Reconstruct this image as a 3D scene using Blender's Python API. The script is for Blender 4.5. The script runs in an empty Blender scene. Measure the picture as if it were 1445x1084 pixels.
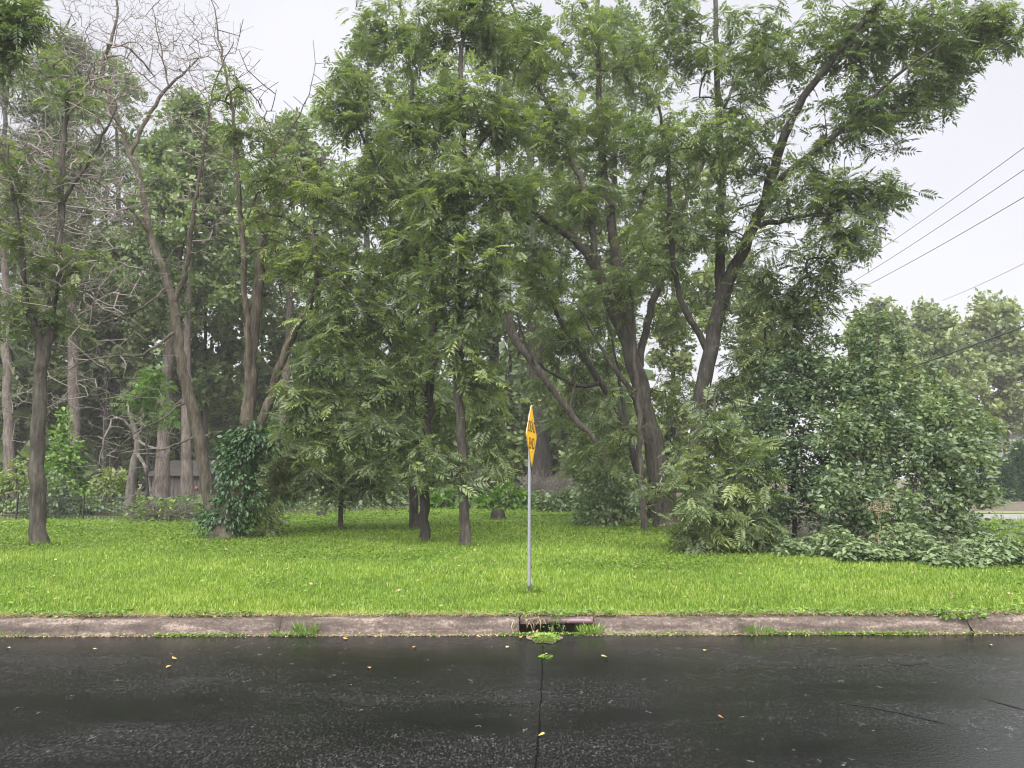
import bpy, math, random
import numpy as np
from math import radians as R
from mathutils import Vector, Matrix

# ------------------------------------------------------------------ camera, light, exposure
S = bpy.context.scene
COL = S.collection
F_PX, W_PX, H_PX = 1051.0, 1445.0, 1084.0
EYE = np.array([0.0, 0.0, 1.62])
PITCH = math.atan((670 - 542) / F_PX)
cam = bpy.data.cameras.new("camera")
cam.sensor_width = 36.0
cam.lens = 36.0 * F_PX / W_PX
cam.clip_end = 2000
cam_o = bpy.data.objects.new("camera", cam)
cam_o.location = EYE
cam_o.rotation_euler = (math.pi / 2 + PITCH, 0, 0)
COL.objects.link(cam_o)
S.camera = cam_o

SUN_EL, SUN_AZ = 55, 190            # the bright part of the overcast is high up and behind the camera
world = bpy.data.worlds.new("World")
S.world = world
world.use_nodes = True
wn, wl = world.node_tree.nodes, world.node_tree.links
wn.clear()
wo = wn.new("ShaderNodeOutputWorld")
bg = wn.new("ShaderNodeBackground")
sky = wn.new("ShaderNodeTexSky")
sky.sky_type = 'NISHITA'
sky.sun_disc = False
sky.sun_elevation = R(SUN_EL)
sky.sun_rotation = R(SUN_AZ)
sky.dust_density = 6.0
mixw = wn.new("ShaderNodeMix"); mixw.data_type = 'RGBA'
mixw.inputs[0].default_value = 0.97
wtc = wn.new("ShaderNodeTexCoord"); wns = wn.new("ShaderNodeTexNoise"); wns.inputs["Scale"].default_value = 2.2
wns.inputs["Detail"].default_value = 3
wrp = wn.new("ShaderNodeValToRGB")
wrp.color_ramp.elements[0].color = (0.83, 0.82, 0.872, 1); wrp.color_ramp.elements[0].position = 0.3
wrp.color_ramp.elements[1].color = (1.00, 0.993, 1.035, 1); wrp.color_ramp.elements[1].position = 0.7
wl.new(wtc.outputs["Generated"], wns.inputs["Vector"])
wl.new(wns.outputs["Fac"], wrp.inputs[0])
wl.new(sky.outputs[0], mixw.inputs[6]); wl.new(wrp.outputs[0], mixw.inputs[7])
wl.new(mixw.outputs[2], bg.inputs["Color"])
bg.inputs["Strength"].default_value = 0.1
wl.new(bg.outputs[0], wo.inputs["Surface"])

sun = bpy.data.lights.new("sun", 'SUN')
sun.energy = 1.5
sun.angle = R(90)
sun.color = (1.0, 0.97, 0.92)
sun_o = bpy.data.objects.new("sun", sun)
COL.objects.link(sun_o)
# the light travels from the sun direction (azimuth measured from +Y towards +X)
sd = Vector((math.sin(R(SUN_AZ)) * math.cos(R(SUN_EL)), math.cos(R(SUN_AZ)) * math.cos(R(SUN_EL)), math.sin(R(SUN_EL))))
sun_o.rotation_euler = sd.to_track_quat('Z', 'Y').to_euler()
sun_o.location = (0, -5, 30)

HAZE = 0.0009
S.view_settings.view_transform = 'Standard'
S.view_settings.look = 'None'
S.view_settings.gamma = 1
S.view_settings.use_curve_mapping = False
S.view_settings.exposure = 3.2
S.render.engine = 'CYCLES'
S.cycles.use_denoising = True
S.cycles.filter_width = 1.2
S.cycles.use_adaptive_sampling = False
S.cycles.sample_clamp_indirect = 2.0
S.cycles.max_bounces = 6
S.cycles.diffuse_bounces = 4
S.cycles.glossy_bounces = 2
S.cycles.transmission_bounces = 2
S.cycles.caustics_reflective = False
S.cycles.caustics_refractive = False

# ------------------------------------------------------------------ places
CP, SP = math.cos(PITCH), math.sin(PITCH)


def ray(px, py):
    x, z = (px - W_PX / 2) / F_PX, (H_PX / 2 - py) / F_PX
    return np.array([x, CP - z * SP, SP + z * CP])


def at(px, py, Y):
    d = ray(px, py)
    return EYE + d * (Y / d[1])


def gz(y):                                       # the lawn rises gently away from the road
    return 0.15 + 0.008 * (np.clip(y, 7.9, 40.0) - 7.9)


def gp(px, py):                                  # ground point under a pixel
    d = ray(px, py)
    a, b = 0.15 - 0.008 * 7.9, 0.008
    t = (a + b * EYE[1] - EYE[2]) / (d[2] - b * d[1])
    p = EYE + d * t
    if t < 0 or p[1] > 40:
        t = (gz(41) - EYE[2]) / d[2]
        p = EYE + d * t
    return p


def road_pt(px, py, z=0.0):
    d = ray(px, py)
    return EYE + d * ((z - EYE[2]) / d[2])


def kerb_y(x):                                   # road edge line
    return 7.80 + 0.012 * x


def unit(v):
    return v / (np.linalg.norm(v, axis=-1, keepdims=True) + 1e-9)


# ------------------------------------------------------------------ node materials
def nodemat(name):
    m = bpy.data.materials.new(name)
    m.use_nodes = True
    n, l = m.node_tree.nodes, m.node_tree.links
    return m, n, l, n["Principled BSDF"], n["Material Output"]


def ramp(n, stops):
    r = n.new("ShaderNodeValToRGB")
    e = r.color_ramp.elements
    e[0].position, e[0].color = stops[0][0], (*stops[0][1], 1)
    e[1].position, e[1].color = stops[-1][0], (*stops[-1][1], 1)
    for p, c in stops[1:-1]:
        k = e.new(p)
        k.color = (*c, 1)
    return r


def noise(n, l, scale, detail=4, rough=0.6, coord="Object", stretch=None):
    tc = n.new("ShaderNodeTexCoord")
    t = n.new("ShaderNodeTexNoise")
    t.inputs["Scale"].default_value = scale
    t.inputs["Detail"].default_value = detail
    t.inputs["Roughness"].default_value = rough
    if stretch:
        mp = n.new("ShaderNodeMapping")
        mp.inputs["Scale"].default_value = stretch
        l.new(tc.outputs[coord], mp.inputs["Vector"])
        l.new(mp.outputs[0], t.inputs["Vector"])
    else:
        l.new(tc.outputs[coord], t.inputs["Vector"])
    return t


def leaf_mat(name, dark, mid, light, trans=0.3, rough=0.42, spec=0.5):
    m, n, l, b, o = nodemat(name)
    a = n.new("ShaderNodeAttribute")
    a.attribute_name = "tint"
    r = ramp(n, [(0.0, dark), (0.5, mid), (1.0, light)])
    l.new(a.outputs["Fac"], r.inputs[0])
    l.new(r.outputs[0], b.inputs["Base Color"])
    b.inputs["Roughness"].default_value = rough
    b.inputs["Specular IOR Level"].default_value = spec
    tr = n.new("ShaderNodeBsdfTranslucent")
    g = n.new("ShaderNodeMix"); g.data_type = 'RGBA'; g.blend_type = 'MULTIPLY'
    g.inputs[0].default_value = 1
    g.inputs[7].default_value = (1.25, 1.35, 0.6, 1)
    l.new(r.outputs[0], g.inputs[6])
    l.new(g.outputs[2], tr.inputs["Color"])
    mx = n.new("ShaderNodeMixShader")
    mx.inputs[0].default_value = trans
    l.new(b.outputs[0], mx.inputs[1]); l.new(tr.outputs[0], mx.inputs[2])
    l.new(mx.outputs[0], o.inputs["Surface"])
    return m


def rough_mat(name, stops, scale=6, detail=6, rough=0.85, bump=0.4, dist=0.02, stretch=None, fine=None):
    m, n, l, b, o = nodemat(name)
    t = noise(n, l, scale, detail, 0.65, stretch=stretch)
    r = ramp(n, stops)
    l.new(t.outputs["Fac"], r.inputs[0])
    l.new(r.outputs[0], b.inputs["Base Color"])
    b.inputs["Roughness"].default_value = rough
    t2 = noise(n, l, fine or scale * 4, 5, 0.7, stretch=stretch)
    bp = n.new("ShaderNodeBump")
    bp.inputs["Strength"].default_value = bump
    bp.inputs["Distance"].default_value = dist
    l.new(t2.outputs["Fac"], bp.inputs["Height"])
    l.new(bp.outputs[0], b.inputs["Normal"])
    return m


def bark_mat(name, dark, mid, light, scale=15.0):
    m, n, l, b, o = nodemat(name)
    t = noise(n, l, scale, 8, 0.7, stretch=(1, 1, 0.16))
    t3 = noise(n, l, 1.3, 4, 0.6)
    ad = n.new("ShaderNodeMath"); ad.operation = 'MULTIPLY_ADD'
    ad.inputs[1].default_value = 0.55; ad.inputs[2].default_value = -0.27
    l.new(t3.outputs["Fac"], ad.inputs[0])
    su = n.new("ShaderNodeMath"); su.operation = 'ADD'
    l.new(t.outputs["Fac"], su.inputs[0]); l.new(ad.outputs[0], su.inputs[1])
    r = ramp(n, [(0.32, dark), (0.5, mid), (0.68, light)])
    l.new(su.outputs[0], r.inputs[0])
    l.new(r.outputs[0], b.inputs["Base Color"])
    b.inputs["Roughness"].default_value = 0.9
    b.inputs["Specular IOR Level"].default_value = 0.25
    t2 = noise(n, l, scale * 1.6, 8, 0.75, stretch=(1, 1, 0.14))
    bp = n.new("ShaderNodeBump")
    bp.inputs["Strength"].default_value = 0.9
    bp.inputs["Distance"].default_value = 0.06
    l.new(t2.outputs["Fac"], bp.inputs["Height"])
    l.new(bp.outputs[0], b.inputs["Normal"])
    return m


def plain(name, c, rough=0.6, metal=0.0, spec=0.5):
    m, n, l, b, o = nodemat(name)
    t = noise(n, l, 14, 5, 0.6)
    lo, hi = [x * 0.82 for x in c], [min(1, x * 1.12) for x in c]
    r = ramp(n, [(0.3, lo), (0.7, hi)])
    l.new(t.outputs["Fac"], r.inputs[0])
    l.new(r.outputs[0], b.inputs["Base Color"])
    b.inputs["Roughness"].default_value = rough
    b.inputs["Specular IOR Level"].default_value = spec
    b.inputs["Metallic"].default_value = metal
    return m


M = {}
M["walnut"] = leaf_mat("walnut_leaf", (0.058, 0.090, 0.042), (0.124, 0.166, 0.070), (0.225, 0.272, 0.090), 0.4)
M["walnut_warm"] = leaf_mat("ash_leaf", (0.060, 0.092, 0.042), (0.122, 0.165, 0.068), (0.235, 0.290, 0.080), 0.4)
M["shade"] = leaf_mat("understory_leaf", (0.056, 0.090, 0.036), (0.112, 0.162, 0.058), (0.205, 0.262, 0.080), 0.38)
M["shrub"] = leaf_mat("shrub_leaf", (0.044, 0.076, 0.042), (0.092, 0.138, 0.070), (0.180, 0.240, 0.100), 0.32, 0.38)
M["bramble"] = leaf_mat("bramble_leaf", (0.060, 0.098, 0.046), (0.115, 0.165, 0.075), (0.20, 0.26, 0.11), 0.25, 0.5)
M["ivy"] = leaf_mat("ivy_leaf", (0.012, 0.040, 0.012), (0.028, 0.080, 0.020), (0.075, 0.165, 0.035), 0.2, 0.35)
M["needle"] = leaf_mat("pine_needle", (0.058, 0.084, 0.042), (0.108, 0.144, 0.064), (0.175, 0.215, 0.090), 0.15, 0.6)
M["maple"] = leaf_mat("maple_leaf", (0.070, 0.105, 0.044), (0.140, 0.185, 0.070), (0.250, 0.275, 0.090), 0.3, 0.5)
M["bright"] = leaf_mat("bright_leaf", (0.050, 0.110, 0.016), (0.090, 0.180, 0.024), (0.170, 0.280, 0.035), 0.35)
M["clover"] = leaf_mat("ground_ivy_leaf", (0.042, 0.085, 0.013), (0.092, 0.155, 0.020), (0.185, 0.255, 0.036), 0.3, 0.55, 0.3)
M["grass"] = leaf_mat("grass_blade", (0.072, 0.132, 0.015), (0.158, 0.242, 0.030), (0.300, 0.355, 0.085), 0.35, 0.5, 0.35)
M["weed"] = leaf_mat("weed_leaf", (0.060, 0.130, 0.015), (0.120, 0.220, 0.030), (0.24, 0.32, 0.07), 0.3, 0.5)
M["cedar"] = leaf_mat("cedar_spray", (0.016, 0.045, 0.022), (0.034, 0.075, 0.035), (0.06, 0.11, 0.045), 0.15, 0.6)
M["bark"] = bark_mat("walnut_bark", (0.0215, 0.0181, 0.0155), (0.0545, 0.0486, 0.0408), (0.1044, 0.0972, 0.0832))
M["bark_dark"] = bark_mat("dark_bark", (0.0146, 0.0124, 0.0114), (0.0330, 0.0297, 0.0253), (0.0668, 0.0610, 0.0530))
M["bark_brown"] = bark_mat("brown_bark", (0.0261, 0.0214, 0.0163), (0.0714, 0.0602, 0.0457), (0.1283, 0.1121, 0.0881))
M["bark_pink"] = bark_mat("pine_bark", (0.0384, 0.0305, 0.0261), (0.0952, 0.0791, 0.0685), (0.1574, 0.1376, 0.1240))
M["deadwood"] = bark_mat("dead_wood", (0.0622, 0.0536, 0.0457), (0.1236, 0.1121, 0.0987), (0.1905, 0.1838, 0.1673), 12)
M["twig"] = plain("bare_twig", (0.17, 0.142, 0.135), 0.85)
M["straw"] = plain("dry_stalk", (0.17, 0.135, 0.085), 0.8)

# ------------------------------------------------------------------ mesh helpers


def link(o, parent=None):
    COL.objects.link(o)
    if parent is not None:
        o.parent = parent
    return o


def tag(o, label=None, cat=None, group=None, kind=None):
    if label: o["label"] = label
    if cat: o["category"] = cat
    if group: o["group"] = group
    if kind: o["kind"] = kind
    return o


def empty(name, loc, label, cat, group=None, rz=0):
    o = bpy.data.objects.new(name, None)
    o.empty_display_size = 0.2
    o.location = [float(x) for x in loc]
    o.rotation_euler.z = rz
    link(o)
    return tag(o, label, cat, group)


def mesh(name, V, FS, mat, parent=None, base=None, tint=None, smooth=False, kind=None):
    """FS: list of (n,k) index arrays; base: origin subtracted from the vertices"""
    V = np.asarray(V, dtype=np.float64)
    if base is not None:
        V = V - np.asarray(base, dtype=np.float64)
    me = bpy.data.meshes.new(name)
    FS = [np.asarray(f, dtype=np.int32) for f in FS if len(f)]
    loops = np.concatenate([f.ravel() for f in FS])
    tot = np.concatenate([np.full(len(f), f.shape[1], np.int32) for f in FS])
    st = np.concatenate([[0], np.cumsum(tot)[:-1]]).astype(np.int32)
    me.vertices.add(len(V)); me.vertices.foreach_set("co", V.astype(np.float32).ravel())
    me.loops.add(len(loops)); me.loops.foreach_set("vertex_index", loops)
    me.polygons.add(len(tot)); me.polygons.foreach_set("loop_start", st)
    me.polygons.foreach_set("use_smooth", np.full(len(tot), smooth, dtype=bool))
    me.update(calc_edges=True)
    if tint is not None:
        a = me.attributes.new("tint", 'FLOAT', 'POINT')
        a.data.foreach_set("value", np.asarray(tint, dtype=np.float32))
    if mat is not None:
        me.materials.append(mat)
    o = bpy.data.objects.new(name, me)
    link(o, parent)
    if kind: o["kind"] = kind
    return o


def boxes(bs):
    V, Fq = [], []
    for (x0, y0, z0, x1, y1, z1) in bs:
        k = len(V)
        V += [(x0, y0, z0), (x1, y0, z0), (x1, y1, z0), (x0, y1, z0), (x0, y0, z1), (x1, y0, z1), (x1, y1, z1), (x0, y1, z1)]
        Fq += [[k, k + 3, k + 2, k + 1], [k + 4, k + 5, k + 6, k + 7], [k, k + 1, k + 5, k + 4], [k + 1, k + 2, k + 6, k + 5],
               [k + 2, k + 3, k + 7, k + 6], [k + 3, k, k + 4, k + 7]]
    return np.array(V, float), [np.array(Fq)]


def catmull(P, step):
    P = np.asarray(P, float)
    if len(P) == 2:
        n = max(2, int(np.linalg.norm(P[1, :3] - P[0, :3]) / step) + 1)
        t = np.linspace(0, 1, n)[:, None]
        return P[0] * (1 - t) + P[1] * t
    Q = np.vstack([2 * P[0] - P[1], P, 2 * P[-1] - P[-2]])
    out = []
    for i in range(1, len(Q) - 2):
        n = max(2, int(np.linalg.norm(Q[i + 1, :3] - Q[i, :3]) / step) + 1)
        t = np.linspace(0, 1, n, endpoint=False)[:, None]
        a, b, c, d = Q[i - 1], Q[i], Q[i + 1], Q[i + 2]
        out.append(0.5 * (2 * b + (c - a) * t + (2 * a - 5 * b + 4 * c - d) * t * t + (3 * b - a - 3 * c + d) * t ** 3))
    out.append(P[-1:])
    return np.vstack(out)


class Skel:
    def __init__(s, seed=0, tipr=0.006, cap=60000):
        s.P = np.zeros((cap, 3)); s.par = np.full(cap, -1); s.r0 = np.zeros(cap)
        s.ok = np.zeros(cap, bool); s.lvl = np.zeros(cap, int); s.n = 0
        s.rng = np.random.default_rng(seed); s.tipr = tipr; s.tips = []

    def add(s, p, par, r=0.0, ok=True, lvl=0):
        i = s.n
        s.P[i] = p; s.par[i] = par; s.r0[i] = r; s.ok[i] = ok; s.lvl[i] = lvl
        s.n += 1
        return i

    def limb(s, pts, par=-1, step=0.3, okfrom=0.3, jit=0.02):
        """pts rows of x,y,z,r"""
        Q = catmull(pts, step)
        m = len(Q)
        for k, q in enumerate(Q):
            if par >= 0 and k == 0:
                continue
            j = s.rng.normal(0, jit, 3) * min(1, k) if k < m - 1 else 0
            par = s.add(q[:3] + j, par, max(q[3], s.tipr), k / m >= okfrom)
        return par

    def near(s, p):
        return int(np.argmin(np.linalg.norm(s.P[:s.n] - p, axis=1)))

    def grow(s, T, step=0.3, bend=0.5, droop=0.25, above=0.9, lvl=1, jit=0.016, maxd=None):
        P0 = s.P[:s.n]
        d0 = np.array([np.min(np.linalg.norm(P0[s.ok[:s.n]] - t, axis=1)) for t in T])
        tips = []
        for t in T[np.argsort(d0)]:
            P = s.P[:s.n]
            D = t - P
            d = np.linalg.norm(D, axis=1)
            sc = d + above * np.maximum(0, -(D[:, 2]) - 0.1 * d) + 1e3 * (~s.ok[:s.n])
            i = int(np.argmin(sc))
            p0 = P[i].copy(); L = d[i]
            if maxd and L > maxd:
                continue
            if L < 0.08:
                tips.append(i); continue
            u = D[i] / L
            pr = s.par[i]
            tg = unit(p0 - s.P[pr]) if pr >= 0 else u
            d0_ = unit(tg * bend * 0.6 + u + np.array([0, 0, 0.25 * bend]))
            p1 = p0 + d0_ * L * 0.4
            p2 = t - unit(u + np.array([0, 0, -droop])) * L * 0.35
            m = max(2, int(L / step) + 1)
            par = i
            for k in range(1, m + 1):
                f = k / m
                q = (1 - f) ** 3 * p0 + 3 * f * (1 - f) ** 2 * p1 + 3 * f * f * (1 - f) * p2 + f ** 3 * t
                if k < m:
                    q = q + s.rng.normal(0, jit, 3) * min(1, L)
                par = s.add(q, par, 0, True, lvl)
            tips.append(par)
        s.tips += tips
        return tips

    def radii(s, expo=0.46):
        n = s.n
        cnt = np.zeros(n); kids = np.zeros(n, int)
        for i in range(n - 1, 0, -1):
            if kids[i] == 0:
                cnt[i] += 1
            p = s.par[i]
            if p >= 0:
                cnt[p] += cnt[i]; kids[p] += 1
        r = s.tipr * np.maximum(cnt, 1) ** expo
        ex = s.r0[:n] > 0
        r[ex] = s.r0[:n][ex]
        for i in range(1, n):                       # a child is never thicker than its parent
            p = s.par[i]
            if p >= 0 and not ex[i]:
                r[i] = min(r[i], r[p] * 0.8 if ex[p] else r[p])
        s.r = r
        return r

    def tubes(s, sel, base, sides=None, rough=0.0):
        """tube mesh arrays for the nodes where sel is True (each node carries the segment to its parent)"""
        n = s.n
        P, par, r = s.P[:n], s.par[:n], s.r[:n]
        nb = np.full(n, -1)
        best = np.zeros(n)
        for i in range(n):                          # the thickest child carries the chain on
            p = par[i]
            if p >= 0 and sel[i] and r[i] > best[p]:
                best[p] = r[i]; nb[p] = i
        tan = np.zeros((n, 3))
        has = par >= 0
        tan[has] = unit(P[has] - P[par[has]])
        tan[~has] = np.array([0, 0, 1.0])
        nx = nb >= 0
        t2 = tan.copy()
        t2[nx] = unit(tan[nx] + unit(P[nb[nx]] - P[nx]))
        VV, FF = [], []
        off = 0
        ks = np.where(r > 0.05, 12, np.where(r > 0.018, 6, np.where(r > 0.008, 4, 3))) if sides is None else np.full(n, sides)
        chain_k = ks.copy()
        cont = np.zeros(n, bool)
        for i in range(n):
            p = par[i]
            if p >= 0 and nb[p] == i and (sel[p] or par[p] < 0):
                cont[i] = True
                if par[p] >= 0: chain_k[i] = chain_k[p]
        ref = np.array([0.31, 0.93, 0.17])

        def rings(idx, tn, rad, k, pos):
            a = unit(np.cross(tn, ref)); b = np.cross(tn, a)
            th = np.arange(k) * 2 * math.pi / k
            rr = rad[:, None] * np.ones(k)
            if rough:
                h = np.sin(pos[:, 2:3] * 1.7 + th * 3 + pos[:, :1]) * 0.5 + np.sin(pos[:, 2:3] * 4.1 - th * 5) * 0.5
                rr = rr * (1 + rough * h)
            return pos[:, None, :] + rr[:, :, None] * (a[:, None, :] * np.cos(th)[None, :, None] + b[:, None, :] * np.sin(th)[None, :, None])
        for k in np.unique(chain_k):
            idx = np.nonzero(sel & has & (chain_k == k))[0]
            if not len(idx):
                continue
            R1 = rings(idx, t2[idx], r[idx], k, P[idx])
            pos_of = np.full(n, -1); pos_of[idx] = np.arange(len(idx))
            c = cont[idx] & (pos_of[par[idx]] >= 0)
            st = idx[~c]
            R0 = rings(st, tan[st], np.minimum(r[st] * 1.15, r[par[st]]), k, P[par[st]])
            VV.append(R1.reshape(-1, 3)); VV.append(R0.reshape(-1, 3))
            a_of = np.empty(len(idx), int)
            a_of[c] = pos_of[par[idx[c]]]
            a_of[~c] = len(idx) + np.arange(len(st))
            j = np.arange(k); j2 = (j + 1) % k
            A = off + a_of[:, None] * k; B = off + np.arange(len(idx))[:, None] * k
            FF.append(np.stack([A + j, A + j2, B + j2, B + j], -1).reshape(-1, 4))
            off += (len(idx) + len(st)) * k
        if not VV:
            return None
        return np.vstack(VV), FF


# leaf templates: (verts, quads); x along the leaf, z up
def pinnate(pairs, lw, ll, droop, seed):
    rg = np.random.default_rng(seed)
    V, Q = [], []

    def quad(a, b, c, d):
        k = len(V); V.extend([a, b, c, d]); Q.append([k, k + 1, k + 2, k + 3])
    zc = lambda x: -droop * x * x
    for i in range(pairs):
        x = 0.2 + 0.72 * i / pairs
        sc = (0.75 + 0.5 * math.sin(math.pi * (i + 0.8) / (pairs + 0.6)))
        for sd in (-1, 1):
            L = ll * sc * rg.uniform(0.85, 1.1); w = lw * sc
            an = R(rg.uniform(48, 66))
            dx, dy = math.cos(an), math.sin(an) * sd
            x0 = x + rg.uniform(-0.02, 0.02)
            z0 = zc(x0); dz = -L * rg.uniform(0.1, 0.55)
            m = 0.45
            quad((x0, 0, z0), (x0 + dx * L * m + dy * w, dy * L * m - dx * w, z0 + dz * m * 0.6 + 0.01),
                 (x0 + dx * L, dy * L, z0 + dz), (x0 + dx * L * m - dy * w, dy * L * m + dx * w, z0 + dz * m * 0.6 + 0.01))
    quad((0.92, 0, zc(.92)), (1.0, -lw, zc(1.0)), (0.95 + ll, 0, zc(1.12)), (1.0, lw, zc(1.0)))
    quad((0, -0.008, 0), (0.95, -0.004, zc(.95)), (0.95, 0.004, zc(.95)), (0, 0.008, 0))
    return np.array(V, float), np.array(Q)


def blade_leaf(w, fold, droop):                  # one simple leaf, two quads folded on the midrib
    V = [(0, 0, 0), (0.35, -w, fold), (0.75, -w * 0.7, fold * 0.6 - droop * .5), (1, 0, -droop), (0.75, w * 0.7, fold * 0.6 - droop * .5), (0.35, w, fold), (0.5, 0, -droop * 0.25)]
    return np.array(V, float), np.array([[0, 1, 6, 5], [6, 1, 2, 3], [6, 3, 4, 5]])[:, :4]


def bunch(n, size, seed, w=0.3):                 # a small bunch of simple leaves
    rg = np.random.default_rng(seed)
    V, Q = [], []
    for _ in range(n):
        c = rg.normal(0, 0.33, 3) * (1, 1, 0.7)
        d = unit(rg.normal(0, 1, 3) * (1, 1, 0.6)); u = unit(np.cross(d, rg.normal(0, 1, 3) * (1, 1, .25) + (0, 0, .01)))
        k = len(V)
        L = size * rg.uniform(0.7, 1.25)
        V += [c, c + d * L * .5 + u * w * L, c + d * L, c + d * L * .5 - u * w * L]
        Q.append([k, k + 1, k + 2, k + 3])
    return np.array(V), np.array(Q)


def tuft(n, seed, w=0.05, spread=0.9):           # needles fanning out along x
    rg = np.random.default_rng(seed)
    V, Q = [], []
    for _ in range(n):
        d = unit(np.array([1.0, 0, 0.15]) + rg.normal(0, spread, 3) * (0.6, 1, 1))
        u = unit(np.cross(d, rg.normal(0, 1, 3)))
        c = np.array([rg.uniform(-0.3, 0.3), 0, 0])
        L = rg.uniform(0.7, 1.1); k = len(V)
        V += [c - u * w * .4, c + d * L * .5 - u * w, c + d * L, c + d * L * .5 + u * w]
        Q.append([k, k + 1, k + 2, k + 3])
    return np.array(V), np.array(Q)


PINN = [pinnate(p, w, l_, d, i) for i, (p, w, l_, d) in enumerate(((7, .044, .26, .15), (6, .048, .29, .3), (8, .040, .25, .45), (7, .042, .27, .65), (5, .054, .31, .35)))]
PINN_LO = [pinnate(5, 0.05, 0.30, d, i + 9) for i, d in enumerate((0.2, 0.4, 0.6))]
SIMPLE = [blade_leaf(0.27, 0.06, d) for d in (0.05, 0.18, 0.3)]
BUNCH = [bunch(6, 0.62, i) for i in range(4)]
TUFT = [tuft(8, i) for i in range(4)]


def frames(d, rng, roll=0.5):
    """matrices (x along d, z roughly up, rolled at random)"""
    up = np.tile(np.array([0, 0, 1.0]), (len(d), 1)) + rng.normal(0, 0.08, (len(d), 3))
    y = unit(np.cross(up, d)); z = np.cross(d, y)
    a = rng.normal(0, roll, len(d))[:, None]
    y2 = y * np.cos(a) + z * np.sin(a); z2 = -y * np.sin(a) + z * np.cos(a)
    return np.stack([d, y2, z2], axis=-1)


def scatter(name, tmpl, pos, d, scale, tint, rng, mat, parent=None, base=None, roll=0.5, kind=None):
    Ms = frames(d, rng, roll)
    VV, FF, TT, off = [], [], [], 0
    pick = rng.integers(0, len(tmpl), len(pos))
    for k, (V, Q) in enumerate(tmpl):
        i = np.nonzero(pick == k)[0]
        if not len(i): continue
        X = np.einsum('nij,vj->nvi', Ms[i], V) * scale[i][:, None, None] + pos[i][:, None, :]
        VV.append(X.reshape(-1, 3))
        FF.append((off + np.arange(len(i))[:, None, None] * len(V) + Q[None]).reshape(-1, Q.shape[1]))
        TT.append(np.repeat(tint[i], len(V)))
        off += len(i) * len(V)
    return mesh(name, np.vstack(VV), FF, mat, parent, base, np.concatenate(TT), kind=kind)


def in_blob(rng, c, rad, n, pw=2.4):
    v = unit(rng.normal(0, 1, (n, 3)))
    return c + v * rad * (rng.uniform(0, 1, n) ** (1 / pw))[:, None]


def blob_px(rng, b, Y0):
    """(px, py, dY, rx_px, ry_px, n)"""
    px, py, dY, rx, ry, n = b
    Y = Y0 + dY
    c = at(px, py, Y)
    return in_blob(rng, c, np.array([rx, (rx + ry) * 0.5, ry]) * Y / F_PX, n)


# ------------------------------------------------------------------ the setting
def build_ground():
    m, n, l, b, o = nodemat("forest_floor")
    t = noise(n, l, 1.1, 8, 0.7)
    r = ramp(n, [(0.32, (0.035, 0.045, 0.018)), (0.5, (0.060, 0.050, 0.034)), (0.68, (0.105, 0.082, 0.055))])
    l.new(t.outputs["Fac"], r.inputs[0]); l.new(r.outputs[0], b.inputs["Base Color"])
    b.inputs["Roughness"].default_value = 0.95
    M["floor"] = m
    ys = np.array([7.72, 40.0, 260.0]); xs = np.array([-160.0, 160.0])
    V = []
    for i, y in enumerate(ys):
        for x in xs:
            yy = y + (0.012 * x if i == 0 and abs(x) < 100 else 0)
            V.append((x, y if i else 8.06 + 0.012 * x, gz(y) - 0.012 if i else gz(7.9) - 0.02))
    Vn = np.array(V)
    mesh("ground", Vn, [np.array([[0, 1, 3, 2], [2, 3, 5, 4]])], m, kind="structure")


def build_haze():
    V, Fq = boxes([(-170, -30, -2.0, 170, 270, 27.0)])
    m = bpy.data.materials.new("humid_air"); m.use_nodes = True
    n, l = m.node_tree.nodes, m.node_tree.links
    n.clear()
    o = n.new("ShaderNodeOutputMaterial"); v = n.new("ShaderNodeVolumePrincipled")
    v.inputs["Color"].default_value = (0.93, 0.93, 0.97, 1)
    v.inputs["Density"].default_value = HAZE
    l.new(v.outputs[0], o.inputs["Volume"])
    h = mesh("haze", V, Fq, m, kind="stuff")
    tag(h, "thin humid summer air paling the far trees", "haze")


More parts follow.
